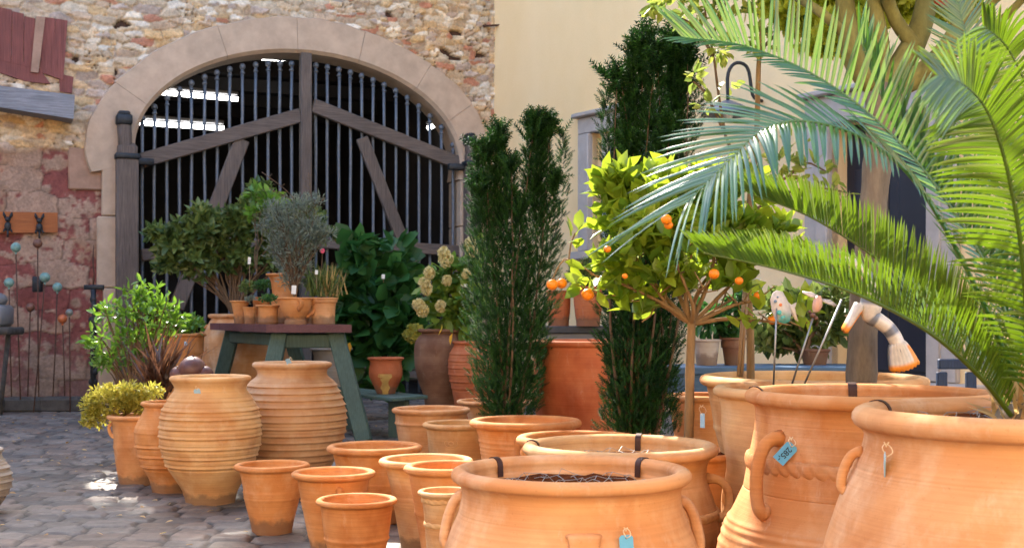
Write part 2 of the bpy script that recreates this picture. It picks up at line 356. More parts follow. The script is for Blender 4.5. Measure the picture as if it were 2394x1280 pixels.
# ------------------------------------------------------------------ pots
def pot(name, label, cat, cx, D, ry, rh, tr, body, mat, base_y=None, rings=(), ribs=(), soil=None, group=None, wall=None, obj=None,
        tilt=None, wob=.004, seg=72, feet=False, grooves=(), shift=0, nres=None):
    s = D/F; yb = base_y if base_y else HY+H*F/D
    P0 = px(cx, yb, D); wall = wall or tr*1.3
    pts = [(y, h) for y, h in body if y < yb-.5]
    if body[-1][0] >= yb-.5 or True: pts.append((yb, body[-1][1]))
    n = nres or (230 if ribs else 54); C = cr(pts, n); ys, hs = C[:, 0].copy(), C[:, 1].copy()
    for (y, a, w) in rings: hs += a*np.exp(-((ys-y)/w)**2)
    for (y, a) in grooves: hs -= a*np.exp(-((ys-y)/1.2)**2)
    for k, y in enumerate(ribs):
        if isinstance(y, tuple): y, a = y
        else: a = 5.0
        d = ys-y; hs += a*np.where(d < 0, np.exp(d/4.5), np.exp(-(d/1.6)**2))-a*.30*((ys > y-8) & (ys < y+7))
    z = lambda y: (yb-y)*s
    prof = []; th0 = 200; th1 = -60
    zi = z(ry); inner = []
    floor_y = (ry+(soil if soil else 1e9)); floor_y = min(floor_y, yb-wall*1.2)
    ins = [(max(h-wall, 1), y) for y, h in zip(ys, hs0_smooth(pts, ys)) if ry+tr*1.0 < y < floor_y]
    hin = np.interp(floor_y, ys, hs0_smooth(pts, ys))-wall
    inner = [(0.0001, floor_y), (hin*.6, floor_y), (hin, floor_y)]+[(a, b) for a, b in ins[::-1]]
    for r, y in inner: prof.append((r*s, z(y)))
    for k in range(11):
        a = math.radians(th0+(th1-th0)*k/10); prof.append(((rh-tr+tr*math.cos(a))*s, zi+tr*.85*math.sin(a)*s))
    for y, h in zip(ys, hs):
        if y > ry+tr*.7: prof.append((h*s, z(y)))
    prof.append((hs[-1]*s*.96, -.0)) ; prof.append((.0001, 0.0))
    mb = MB().lathe(prof, seg, wob=wob, ph=random.random()*6, a0=.1)
    if feet:
        for k in range(3):
            a = feet+k*2*PI/3; mb.ball((hs[-1]*s*.75*math.cos(a), hs[-1]*s*.75*math.sin(a), -.004), hs[-1]*s*.28, 8, (1, 1, .6))
    root = mb.make(name, TC[mat] if isinstance(mat, str) else mat)
    root.location = P0; tag(root, label, cat, group)
    if tilt: root.rotation_euler = tilt
    if soil:
        ms = MB(); R0 = (hin+wall*.3)*s; zz = z(floor_y)+.006
        vs = [(0, 0, zz+.01)]; fs = []; K = 40; J = 8
        for j in range(1, J+1):
            for k in range(K):
                a = 2*PI*k/K; vs.append((R0*j/J*math.cos(a), R0*j/J*math.sin(a), zz+random.uniform(0, .014)*(j < J)))
        for k in range(K): fs.append((0, 1+k, 1+(k+1) % K))
        for j in range(J-1):
            for k in range(K): a = 1+j*K+k; b = 1+j*K+(k+1) % K; fs.append((a, a+K, b+K, b))
        ms.add(vs, fs).make('soil', M_['soil'], root)
    def rad(y): return float(np.interp(y, ys, hs))*s
    return root, z, rad, s
def hs0_smooth(pts, ys):
    P = np.array(pts); return np.interp(ys, P[:, 0], P[:, 1])
def handle(p, a, y0, y1, out, rr, mat, name='handle', w=1.0, lower=1.0):
    """ear handle in the radial plane at angle a (0=+x, -90 = to the camera); px units"""
    root, z, rad, s = p; a = math.radians(a); u = Vector((math.cos(a), math.sin(a), 0))
    A = rad(y0)-.2*rr*s; B = rad(y1)-.2*rr*s; o = out*s
    C = []; mb = MB()
    for i in range(16):
        t = PI*i/15; fr = (1-math.cos(t))/2; yy = y0+(y1-y0)*fr-rr*.5*math.sin(t)*(1-fr)
        base_ = max(A+(B-A)*fr, min(rad(yy)-rr*s*.6, A+(B-A)*fr+o)); C.append((base_+o*math.sin(t)**.75*(1.08-.35*fr*lower), z(yy)))
    mb.tube([u*c[0]+Vector((0, 0, c[1])) for c in C], [rr*s*(1.35 if i in (0, 15) else 1.12 if i in (1, 14) else 1) for i in range(16)], 12, True, flat=w)
    return mb.make(name, TC[mat], root)
def rope(p, y, r, mat, name='rope_band', twists=46, vert=1.9):
    root, z, rad, s = p; R = rad(y); mb = MB(); n = twists*9; m = 12; vs = []; fs = []
    for i in range(n):
        th = 2*PI*i/n; wv = .8*r*s*math.sin(th*7)
        for k in range(m):
            a = 2*PI*k/m; h = math.sin(a); q = .2+.8*abs(math.cos((th*twists+3.0*h)/2))**.8
            rr_ = R-.25*r*s+r*s*math.cos(a)*q*1.15; vs.append((rr_*math.cos(th), rr_*math.sin(th), z(y)+wv*.25+r*s*vert*h*(.8+.2*q)))
    for i in range(n):
        for k in range(m):
            a = i*m+k; b = i*m+(k+1) % m; c = ((i+1) % n)*m+k; d = ((i+1) % n)*m+(k+1) % m; fs.append((a, c, d, b))
    return mb.add(vs, fs).make(name, TC[mat], root)
def wirenet(p, y, frac, label, cat='wire netting'):
    root, z, rad, s = p; R = rad(y)*frac; mb = MB(); h = .028
    rs = random.Random(3)
    for i in range(-30, 31):
        for j in range(-30, 31):
            cx_ = i*h*1.5; cy_ = j*h*1.732+(i % 2)*h*.866
            for k in (0, 1, 2):
                a = k*PI/3; b = (k+1)*PI/3
                p0 = Vector((cx_+h*math.cos(a), cy_+h*math.sin(a), 0)); p1 = Vector((cx_+h*math.cos(b), cy_+h*math.sin(b), 0))
                if p0.length < R and p1.length < R:
                    for q in (p0, p1): q.z = .014*math.sin(q.x*31+1)*math.cos(q.y*27)+.010*math.sin(q.x*83+q.y*71)
                    mb.tube([p0, p1], .0009, 4, False)
    e = mb.make('wire_netting', M_['wire']); e.location = Vector(root.location)+Vector((0, 0, z(y)))
    return tag(e, label, cat)
def clamp(p, a, ry, rh, tr, drop, label, w=15, mat='rustclip', group='steel clamps over pot rims'):
    root, z, rad, s = p; a = math.radians(a); u = Vector((math.cos(a), math.sin(a), 0)); v = Vector((-math.sin(a), math.cos(a), 0))
    t2 = tr+1.5; C = []
    C.append((rh-2*tr-3, ry+drop)); C.append((rh-2*tr-2.5, ry+2))
    for k in range(7):
        q = math.radians(180-k*20); C.append((rh-tr+t2*math.cos(q)*1.02, ry-t2*.9*math.sin(q)-.5))
    C.append((rh+2.5, ry+2))
    mb = MB(); th = 2.2*s; ww = w*s/2
    P = [u*(c[0]*s)+Vector((0, 0, z(c[1]))) for c in C]; vs = []; fs = []
    for i, q in enumerate(P):
        d = (P[min(i+1, len(P)-1)]-P[max(i-1, 0)]).normalized(); nn = d.cross(v).normalized()
        for sx, sy in ((-1, 0), (1, 0), (1, 1), (-1, 1)): vs.append(q+v*ww*sx-nn*th*sy*1.0)
    for i in range(len(P)-1):
        for k in range(4): fs.append((i*4+k, i*4+(k+1) % 4, i*4+4+(k+1) % 4, i*4+4+k))
    fs += [(3, 2, 1, 0), tuple(len(P)*4-4+k for k in range(4))]
    o = sharp(mb.add(vs, fs).make('rim_clamp', M_[mat])); o.location = root.location
    return tag(o, label, 'clamp', group)
def ptag(pos, w, h, rot, label, mat='blue', text=None, tilt=0, yaw=0, loopr=.012, txt_rot=0, knot=True):
    e = empty('price_tag', pos, label, 'price tag', 'price tags tied on the pots')
    Rm = Matrix.Rotation(yaw, 3, 'Z') @ Matrix.Rotation(rot, 3, 'Y') @ Matrix.Rotation(tilt, 3, 'X')
    mb = MB(); t = .0012; c = w*.18
    o2 = [(-w/2, -h), (w/2, -h), (w/2, -c), (w/2-c, 0), (-w/2+c, 0), (-w/2, -c)]
    vs = [Rm @ Vector((x, -t, z)) for x, z in o2]+[Rm @ Vector((x, t, z)) for x, z in o2]
    fs = [(0, 1, 2, 3, 4, 5), (11, 10, 9, 8, 7, 6)]+[(i, i+6, (i+1) % 6+6, (i+1) % 6) for i in range(6)]
    mb.add(vs, fs).make('card', M_[mat], e, smooth=False)
    hb = MB(); hb.ball(Rm @ Vector((0, -t, -h*.13)), w*.055, 8, (1, .3, 1)); hb.make('eyelet', M_['ink'], e)
    sb = MB(); A = Rm @ Vector((0, -t*2.5, -h*.13))
    loop = [A, A+Vector((loopr*1.1, -.004, loopr*.9)), A+Vector((loopr*.9, .002, loopr*2.0)), A+Vector((0, .006, loopr*2.6)), A+Vector((-loopr*.8, .002, loopr*1.9)), A+Vector((-loopr*.3, .002, loopr*.7)), A+Vector((0, .004, 0))]
    sb.tube([Vector(q) for q in cr([tuple(q) for q in loop], 22)], w*.035, 6)
    if knot:
        K = A+Vector((-loopr*.2, -.004, loopr*2.2)); sb.tube([K, K+Vector((-.5*loopr, -.003, .9*loopr))], w*.035, 6); sb.tube([K, K+Vector((.45*loopr, -.003, .9*loopr))], w*.035, 6); sb.ball(K, w*.06, 8)
    sb.make('string', M_['string'], e)
    if text:
        cu = bpy.data.curves.new('lettering', 'FONT'); cu.body = text; cu.size = w*.62; cu.extrude = .0002; cu.align_x = 'CENTER'; cu.align_y = 'CENTER'; cu.offset = .00035
        to = bpy.data.objects.new('lettering', cu); COL.objects.link(to); cu.materials.append(M_['ink']); to.parent = e
        R4 = (Rm @ Matrix.Rotation(txt_rot, 3, 'Y') @ Matrix.Rotation(PI/2, 3, 'X')).to_4x4(); to.matrix_local = Matrix.Translation(Rm @ Vector((0, -t-.0006, -h*.58))) @ R4
        dg = bpy.context.evaluated_depsgraph_get(); me = bpy.data.meshes.new_from_object(to.evaluated_get(dg)); mt = to.matrix_local.copy()
        bpy.data.objects.remove(to); t3 = bpy.data.objects.new('lettering', me); COL.objects.link(t3); t3.parent = e; t3.matrix_local = mt
    return e

# ------------------------------------------------------------------ stone patterns (numpy)
def hsh(i, j, k):
    x = np.sin(i*127.1+j*311.7+k*74.7)*43758.5453; return x-np.floor(x)
def vor(x, y, cw, ch, jit=.8, seed=0, rowshift=.5):
    """jittered, row-offset cells: returns edge distance (in cell heights), cell id randoms"""
    gj = np.floor(y/ch); f1 = np.full(x.shape, 9.); f2 = np.full(x.shape, 9.); ii = np.zeros_like(x); jj = np.zeros_like(x)
    for dj in (-1, 0, 1):
        j = gj+dj; sh = (np.mod(j, 2)*rowshift+hsh(j, 3, seed)*.6); gi = np.floor(x/cw-sh)
        for di in (-2, -1, 0, 1, 2):
            i = gi+di
            px_ = (i+sh+.5+(hsh(i, j, seed+1)-.5)*jit)*cw; py_ = (j+.5+(hsh(i, j, seed+2)-.5)*jit*.7)*ch
            dx = np.abs(x-px_)/cw*1.0; dy = np.abs(y-py_)/ch
            d = (dx**3.2+dy**3.2)**(1/3.2)
            c = d < f1; f2 = np.where(c, f1, np.minimum(f2, d)); ii = np.where(c, i, ii); jj = np.where(c, j, jj); f1 = np.where(c, d, f1)
    return f2-f1, ii, jj
def fbm(x, y, sc, seed=0, o=4):
    out = 0; a = .5
    for k in range(o):
        X = x*sc; Y = y*sc; i = np.floor(X); j = np.floor(Y); u = X-i; v = Y-j; u = u*u*(3-2*u); v = v*v*(3-2*v)
        out = out+a*((hsh(i, j, seed+k)*(1-u)+hsh(i+1, j, seed+k)*u)*(1-v)+(hsh(i, j+1, seed+k)*(1-u)+hsh(i+1, j+1, seed+k)*u)*v)
        a *= .5; sc *= 2.03
    return out
def sstep(a, b, x): t = np.clip((x-a)/(b-a), 0, 1); return t*t*(3-2*t)
def grid_mesh(name, X, Y, Z, mask, mat, col, parent=None, smooth=True):
    ny, nx = X.shape; V = np.stack([X, Y, Z], -1).reshape(-1, 3)
    a = (np.arange(ny-1)[:, None]*nx+np.arange(nx-1)[None]); q = np.stack([a, a+1, a+nx+1, a+nx], -1).reshape(-1, 4)
    if mask is not None:
        mk = mask.reshape(-1); q = q[mk[q].all(1)]
    used = np.unique(q); rm = np.full(len(V), -1); rm[used] = np.arange(len(used))
    return mesh_np(name, V[used], rm[q].ravel(), np.arange(len(q))*4, mat, parent, smooth, col.reshape(-1, 3)[used])

# ------------------------------------------------------------------ ground
def base_z(x, y): return .012*np.sin(x*.9+y*.5)*np.cos(y*.7-x*.3)-.012
def cobbles(name, x0, x1, y0, y1, dx, dy):
    X, Y = np.meshgrid(np.arange(x0, x1, dx), np.arange(y0, y1, dy))
    wx = X+.10*(fbm(X, Y, 1.1, 9)-.5)+.03*(fbm(X, Y, 7, 4)-.5); wy = Y+.16*(fbm(X, Y, .8, 5)-.5)+.03*(fbm(X, Y, 8, 6)-.5)+.06*X
    e, i, j = vor(wx, wy, .25, .19, .5, 11)
    r = hsh(i, j, 20); r2 = hsh(i, j, 21); r3 = hsh(i, j, 22)
    dome = sstep(.0, .20, e); Z = base_z(X, Y)+dome*.016+(r-.5)*.016*dome+(fbm(X, Y, 11, 8)-.5)*.014*dome
    c1 = np.array((.092, .085, .080)); c2 = np.array((.165, .138, .115)); c3 = np.array((.135, .09, .065))
    col = c1*(1-r2[..., None])+c2*r2[..., None]; k = (r3 > .62)[..., None]; col = np.where(k, col*.5+c3*.5, col)
    col = col*(.7+.6*r[..., None]); gap = np.array((.014, .011, .009)); moss = np.array((.014, .018, .007))
    g = sstep(.035, .11, e)[..., None]; mo = sstep(.5, .62, fbm(X, Y, .9, 31))[..., None]
    col = (gap*(1-mo*.7)+moss*mo*.7)*(1-g)+col*g
    o = grid_mesh(name, X, Y, Z, None, M_['vcob'], col); return tag(o, kind='structure')
def far_ground():
    mb = MB(); mb.add([(-60, -60, -.035), (60, -60, -.035), (60, 60, -.035), (-60, 60, -.035)], [(0, 1, 2, 3)])
    m, t, bs, N, L = nodes('distant_paving'); v = coord(t, False)
    b = N('ShaderNodeTexVoronoi'); b.inputs['Scale'].default_value = 1; L(mapping(t, v, (4.7, 8, 1)), b.inputs['Vector'])
    c = ramp(t, b.outputs['Color'], [(0, (.070, .068, .080)), (1, (.125, .105, .095))]); d = ramp(t, b.outputs['Distance'], [(.35, (1, 1, 1)), (.7, (.2, .2, .2))])
    L(mixc(t, 1.0, c, d, 'MULTIPLY'), bs.inputs['Base Color']); bs.inputs['Roughness'].default_value = .7
    L(bump(t, d, .6, .02), bs.inputs['Normal']); tag(mb.make('ground', m, smooth=False), kind='structure')
far_ground()
cobbles('cobbled_paving', -7.6, 3.4, 5.2, 18.6, .0145, .0155)

# ------------------------------------------------------------------ old barn
BO = Vector((-6.13, 16.2, 0)); BA = math.atan2(.392, .92); BU = Vector((math.cos(BA), math.sin(BA), 0)); BN = Vector((-math.sin(BA), math.cos(BA), 0))
def onwall(O, U, N, x, y, out=0):
    """pixel -> local (t, -out, z) on the plane `out` metres in front of a wall"""
    O = O-N*out; k = (x-CX)/F; t = (k*O.y-O.x)/(U.x-k*U.y); Y = O.y+U.y*t
    return Vector((t, -out, H-(y-HY)/F*Y))
def B(x, y, out=0): return onwall(BO, BU, BN, x, y, out)
barn = empty('old_barn', BO, 'rubble stone barn with a wide round arched gateway at left and centre', 'barn', rz=BA)
T0, AW, ZS, AR = 3.47, 2.32, 3.41, 1.47
CORNER = 6.37
def arch_top(t, d=0): q = np.clip(1-((t-T0)/(AW+d))**2, 0, 1); return ZS+(AR+d)*np.sqrt(q)
def barn_wall():
    X, Z = np.meshgrid(np.arange(-4.2, CORNER+.001, .0175), np.arange(-.05, 6.0, .0175))
    opn = (np.abs(X-T0) < AW+.03) & (Z < arch_top(X)+.03)
    wx = X+.12*(fbm(X, Z, 1.6, 1)-.5)+.05*(fbm(X, Z, 6, 2)-.5); wz = Z+.12*(fbm(X, Z, 1.3, 3)-.5)+.05*(fbm(X, Z, 7, 4)-.5)
    e, i, j = vor(wx, wz, .27, .105, .9, 5); e2, i2, j2 = vor(wx+3, wz+1, .15, .075, .95, 15)
    pick = hsh(np.floor(wx/.9), np.floor(wz/.5), 8) > .62
    e = np.where(pick, e2, e); i = np.where(pick, i2, i); j = np.where(pick, j2+.5, j)
    r = hsh(i, j, 30); r2 = hsh(i, j, 31); r3 = hsh(i, j, 32)
    dome = sstep(0, .16, e)
    miss = (r3 > .985) & (dome > .2)
    h = dome*.032+(r-.5)*.038*dome+(fbm(X, Z, 12, 7)-.5)*.03+(fbm(X, Z, 30, 17)-.5)*.012-miss*.08
    pal = np.array([(.50, .37, .24), (.44, .34, .24), (.55, .46, .35), (.40, .29, .20), (.48, .33, .18), (.36, .28, .23), (.42, .19, .12), (.60, .53, .44)])
    col = pal[np.minimum((r2*8).astype(int), 7)]*(.9+.35*r[..., None])
    redk = ((r2 > .75) & (r2 < .875) & (r < .55))[..., None]; col = np.where(redk | ~((r2 > .75) & (r2 < .875))[..., None], col, pal[1]*(.9+.2*r[..., None]))
    mort = np.array((.50, .39, .27))*(.75+.5*fbm(X, Z, 9, 12))[..., None]
    g = sstep(.0, .10, e+.16*(fbm(X, Z, 6, 14)-.60))[..., None]; g = np.clip(g+.0, 0, 1)
    col = mort*(1-g)+col*g; dk = sstep(.03, .0, e)[..., None]*sstep(.5, .6, fbm(X, Z, 5, 41))[..., None]; col = col*(1-.72*dk); col = np.where(miss[..., None], np.array((.07, .04, .03)), col)
    yel = sstep(.42, .6, fbm(X, Z, .8, 22))[..., None]; col = col*(1-yel*.45)+col*np.array((1.15, .93, .62))*yel*.45
    h = h-.05*dk[..., 0]
    # lower left: worn plaster with red sandstone showing through
    lim = 3.25+.45*(fbm(X, Z, 1.2, 51)-.5)+.55*sstep(.9, .2, X)*sstep(3.0, 3.4, Z)*0
    low = sstep(lim+.08, lim-.04, Z)*sstep(4.8, 4.5, X-0*Z)
    n1 = fbm(X, Z, 1.5, 60, 6); n2 = fbm(X, Z, 5, 64, 5); n3 = fbm(X, Z, 16, 66, 4)
    pl = np.array((.36, .235, .17))*(.72+.55*n2)[..., None]; pl = pl*(1-.35*sstep(.45, .6, n1)[..., None]*np.array((.2, .5, .8)))
    er, ir, jr = vor(wx, wz, .62, .31, .35, 70, .5)
    rk = hsh(ir, jr, 71); red = np.array((.21, .065, .055))*(.75+.5*n3)[..., None]
    rm = sstep(.46, .53, n2*.5+n1*.42+rk*.26-.07+(n3-.5)*.25)[..., None]
    c2 = pl*(1-rm)+red*rm; jn = sstep(.05, .01, er)[..., None]*.45; c2 = c2*(1-jn)
    grey = sstep(1.0, .25, Z+.35*(n1-.5))[..., None]; c2 = c2*(1-grey*.5)+np.array((.17, .14, .12))*(.8+.4*n2)[..., None]*grey*.5
    h2 = -.006+.012*(n2-.5)+rm[..., 0]*-.012+(n3-.5)*.010-jn[..., 0]*.02
    L3 = low[..., None]; col = col*(1-L3)+c2*L3; h = h*(1-low)+h2*low
    o = grid_mesh('wall', X, -h, Z, ~opn, M_['vstone'], col, barn)
    return o
barn_wall()
# upper wall, end wall and roof, above the frame.  Eaves and slot are shaped for shade and a sun shaft.
mb = MB()
def seg_wall(t0, t1, z0, z1, th=.5): mb.box(((t0+t1)/2, th/2+.01, (z0+z1)/2), (t1-t0, th, z1-z0))
SLOT0, SLOT1 = .42, 1.3
seg_wall(-8, SLOT0, 5.98, 9.3); seg_wall(SLOT0, SLOT1, 5.98, 6.75)
seg_wall(SLOT1, CORNER+3, 5.98, 10.0)
seg_wall(-8, -4.19, 0, 5.98)
mb.make('upper_wall', plain('distant_rubble', (.45, .35, .25), .9, 0, .3, 6, .4), barn, smooth=False)
mb = MB()
for (t0, t1, zz) in ((-8.2, SLOT0, 9.3), (SLOT1, CORNER+3, 10.0)):
    for k in range(int((t1-t0)/.25)):
        a = t0+k*.25; mb.add([(a, -.35, zz-.1), (a+.24, -.35, zz-.1), (a+.24, 5, zz+3.2), (a, 5, zz+3.2), (a, -.35, zz), (a+.24, -.35, zz), (a+.24, 5, zz+3.3), (a, 5, zz+3.3)], [(0, 3, 2, 1), (4, 5, 6, 7), (0, 1, 5, 4), (1, 2, 6, 5), (3, 0, 4, 7)])
mb.make('roof', M_['roof'], barn, smooth=False)
# dark interior
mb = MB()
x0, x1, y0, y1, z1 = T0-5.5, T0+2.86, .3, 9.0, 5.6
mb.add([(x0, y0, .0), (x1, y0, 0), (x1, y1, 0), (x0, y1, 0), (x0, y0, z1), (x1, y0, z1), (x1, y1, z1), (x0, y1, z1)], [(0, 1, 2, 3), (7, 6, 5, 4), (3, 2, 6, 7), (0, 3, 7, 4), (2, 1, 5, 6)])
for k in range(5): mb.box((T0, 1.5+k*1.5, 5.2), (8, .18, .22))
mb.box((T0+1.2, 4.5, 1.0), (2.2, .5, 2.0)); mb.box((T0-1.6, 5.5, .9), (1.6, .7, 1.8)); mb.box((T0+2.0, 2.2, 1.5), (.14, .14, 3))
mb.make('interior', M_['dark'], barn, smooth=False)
# arch: voussoirs
def arch_ring():
    mb = MB(); cuts = [(-8, 23, 0), (23.12, 62, .0), (62.12, 87, 0), (87.1, 109, 0), (109.15, 134, 0), (134.1, 155, 0), (155.12, 188, 0)]
    W2 = .46
    for ci, (a0, a1, q) in enumerate(cuts):
        n = 12; sec = []
        for k in range(n+1):
            a = math.radians(180-(a0+(a1-a0)*k/n)); ca, sa = math.cos(a), math.sin(a)
            w = W2*(1.06+.04*math.sin(ci*2.3+k*.25)+.015*math.sin(ci+k*1.3))*(1+.3*max(0, 1-abs(a0+(a1-a0)*k/n)/30) if a0 < 30 else 1)
            zi = ZS+AR*sa; xi = T0+AW*ca
            nx, nz = ca/AW, sa/AR; L = math.hypot(nx, nz); nx /= L; nz /= L
            def P(d, y): return (xi+nx*d, y, zi+nz*d)
            f = -.115-.004*math.sin(ci*3)
            sec.append([P(0, .42), P(.0, f+.05), P(.045, f), P(w-.015, f), P(w, f+.03), P(w, .12)])
        vs = [p for s_ in sec for p in s_]; m = 6; fs = []
        for k in range(n):
            for q2 in range(m-1): a = k*m+q2; fs.append((a, a+1, a+m+1, a+m))
        fs.append(tuple(range(m))[::-1]); fs.append(tuple(n*m+i for i in range(m)))
        mb.add(vs, fs)
    # jambs
    for sx in (-1, 1):
        x = T0+sx*(AW+.23); 
        for k, (za, zb, w) in enumerate(((-.02, .62, .46), (.63, 1.55, .40), (1.56, 2.5, .48), (2.51, 3.19, .42))):
            mb.box((T0+sx*(AW+w/2), .15, (za+zb)/2), (w, .52, zb-za), bev=.015)
    sharp(mb.make('arch_surround', M_['arch'], barn), 35)
    mb = MB(); a = B(283, 350); b = B(178, 443); mb.box(((a.x+b.x)/2-.05, .15, (a.z+b.z)/2), (a.x-b.x+.1, .36, a.z-b.z), bev=.02)
    sharp(mb.make('quoin_stone', M_['quoin'], barn))
arch_ring()
# timber hatch / lintel on the left
sh = empty('red_plank_hatch', BO, 'faded red plank hatch high on the stone wall at upper left', 'hatch', rz=BA)
mb = MB()
def plank(mb, pts, out, th):
    P = [B(x, y, out) for x, y in pts]; n = len(P); vs = [(p.x, -out, p.z) for p in P]+[(p.x, -out+th, p.z) for p in P]
    mb.add(vs, [tuple(range(n)), tuple(range(2*n-1, n-1, -1))]+[(i, i+n, (i+1) % n+n, (i+1) % n) for i in range(n)])
pal_ = ((-60, 22, -8), (-8, 20, 26), (27, 26, 54), (55, 34, 80), )
for (xa, ya, xb) in pal_: plank(mb, [(xa, 140+xa*.25), (xb, 140+xb*.25), (xb+2, ya+xb*.12), (xa+2, ya-3+xa*.12)], .07, .05)
for (xa, ya, xb) in ((104, 30, 130), (131, 34, 158)): plank(mb, [(xa-12, 168+(xa-104)*.35), (xb-10, 168+(xb-104)*.35), (xb, ya+14), (xa, ya+10)], .07, .05)
plank(mb, [(-60, 122), (85, 150), (118, 196), (60, 190), (-60, 150)], .066, .04)
plank(mb, [(138, 172), (172, 180), (168, 218), (140, 214)], .06, .05)
mb.make('plank', M_['redwood'], sh, smooth=False)
mb = MB(); plank(mb, [(72, 168), (90, 170), (106, 40), (84, 38)], .10, .07); mb.make('batten', M_['quoin'], sh, smooth=False)
mb = MB(); plank(mb, [(-80, 238), (172, 278), (175, 222), (-80, 190)], .42, .42)
o = mb.make('timber_lintel', M_['lintel'], smooth=False); o.location = BO; o.rotation_euler.z = BA; tag(o, 'weathered grey timber lintel beam projecting below the red hatch', 'beam')
mb = MB(); a = B(1132, 58, .1); b = B(1184, 52, .4); mb.tube([(a.x, .02, a.z-.01), (a.x+.02, -.1, a.z)], [.012, .02], 6); mb.beam((a.x, -.08, a.z-.015), (a.x+.36, -.16, a.z+.02), .02, .07)
o = mb.make('iron_wall_hook', M_['rust'], smooth=False); o.location = BO; o.rotation_euler.z = BA; tag(o, 'rusty iron spike sticking out of the stone wall beside the cream wall', 'hook')
# ------------------------------------------------------------------ gate
def gate(name, label, left):
    g = empty(name, BO, label, 'gate', 'gate leaves in the arch', rz=BA)
    xs = [334, 362, 392, 421, 449, 480, 509, 539, 569, 600, 629, 657, 684] if left else [741, 768, 795, 822, 848, 875, 901, 928, 955, 982, 1008, 1035, 1062]
    if left: A = B(330, 376); Bp = B(702, 270); brA, brB = B(566, 326), B(412, 720); mr = (B(330, 596), B(700, 566))
    else: A = B(730, 247); Bp = B(1080, 386); brA, brB = B(845, 322), B(992, 690); mr = (B(730, 566), B(1075, 586))
    for x in xs:
        t = B(x, 300).x; zt = float(arch_top(np.array(t)))-(.14 if abs(t-T0) < 1.9 else .1 if abs(t-T0) < 2.15 else .03)
        zt = min(zt, B(x, 150).z-.0); b_ = MB(); zz = [.06+(zt-.06)*k/8 for k in range(9)]
        b_.tube([(t+random.uniform(-.006, .006), .06, q) for q in zz], .0225, 8)
        b_.lathe([(.0225, zt-.09), (.034, zt-.08), (.034, zt-.065), (.0225, zt-.055)], 8, (t, .06, 0)); b_.ball((t, .06, zt+.015), .042, 10, (1, 1, 1.1))
        b_.make('bar', M_['iron'], g)
    def bm(n, a, b, w, d, y, mat):
        m = MB(); m.beam((a.x, y, a.z), (b.x, y, b.z), w, d, bev=.012); return sharp(m.make(n, M_[mat], g))
    bm('top_beam', A, Bp, .20, .09, -.02, 'gwoodh'); bm('brace', brA, brB, .21 if left else .18, .07, -.005, 'gwood')
    bm('middle_rail', mr[0], mr[1], .16, .08, -.012, 'gwoodh'); bm('bottom_rail', Vector((mr[0].x, 0, .35)), Vector((mr[1].x, 0, .35)), .2, .08, -.012, 'gwoodh')
    if not left:
        c = B(713, 126); bm('meeting_post', Vector((c.x, 0, .05)), Vector((c.x, 0, c.z)), .155, .14, -.03, 'gwood')
    # hanging post
    x = 297 if left else 1104; pt = B(x, 380 if left else 395, .2); tp = B(x, 272 if left else 322, .2)
    hw = .28 if left else .22
    m = MB(); m.beam((pt.x, -.20, .02), (pt.x, -.20, pt.z+.05), hw, .2, bev=.02); m.beam((pt.x-hw*.05, -.195, pt.z+.04), (pt.x-hw*.14, -.19, tp.z-.02), hw*.62, .18, bev=.04)
    m.beam((pt.x, -.196, pt.z+.02), (pt.x+hw*.02, -.192, pt.z+.26), hw*.92, .19, bev=.05)
    po = sharp(m.make('hanging_post', M_['gwood'], g))
    m = MB(); m.box((pt.x, -.20, pt.z+.08), (hw+.03, .24, .07), bev=.008); m.box((pt.x+(.1 if left else -.1)*1.8, -.13, pt.z+.03), (.34, .1, .09), bev=.01); m.make('iron_strap', M_['dkiron'], g)
    m = MB(); cx_ = pt.x-hw*.14; m.box((cx_, -.19, tp.z-.05), (hw*.72, .22, .14), bev=.02); m.box((cx_, -.19, tp.z+.035), (hw*.56, .17, .06), bev=.02)
    m.make('iron_cap', M_['dkiron'], g)
    return g
gate('barn_gate', 'left iron barred leaf of the arched gate with dark timber frame', True)
gate('barn_gate', 'right iron barred leaf of the arched gate with the tall meeting post', False)
# fluorescent tubes inside, deep in the barn
def flt(xa, ya, xb, yb, back, label):
    a = B(xa, ya, -back); b = B(xb, yb, -back)
    g = empty('ceiling_light', BO, label, 'light', 'tube lights inside the barn', rz=BA)
    A, Bq = Vector((a.x, back, a.z)), Vector((b.x, back, b.z)); d = (Bq-A).normalized()
    m = MB(); m.tube([A, Bq], .036, 8); m.make('tube', M_['tube'], g)
    m = MB(); m.beam(A+Vector((0, .03, .09)), Bq+Vector((0, .03, .09)), .05, .12); m.make('housing', M_['greymet'], g)
flt(352, 214, 556, 232, 2.3, 'upper long tube light behind the left gate leaf'); flt(300, 285, 523, 300, 1.7, 'lower long tube light behind the left gate leaf')
flt(612, 136, 690, 139, 3.4, 'short tube light just under the arch crown'); flt(1000, 300, 1044, 279, 2.0, 'small slanted tube light behind the right gate leaf')
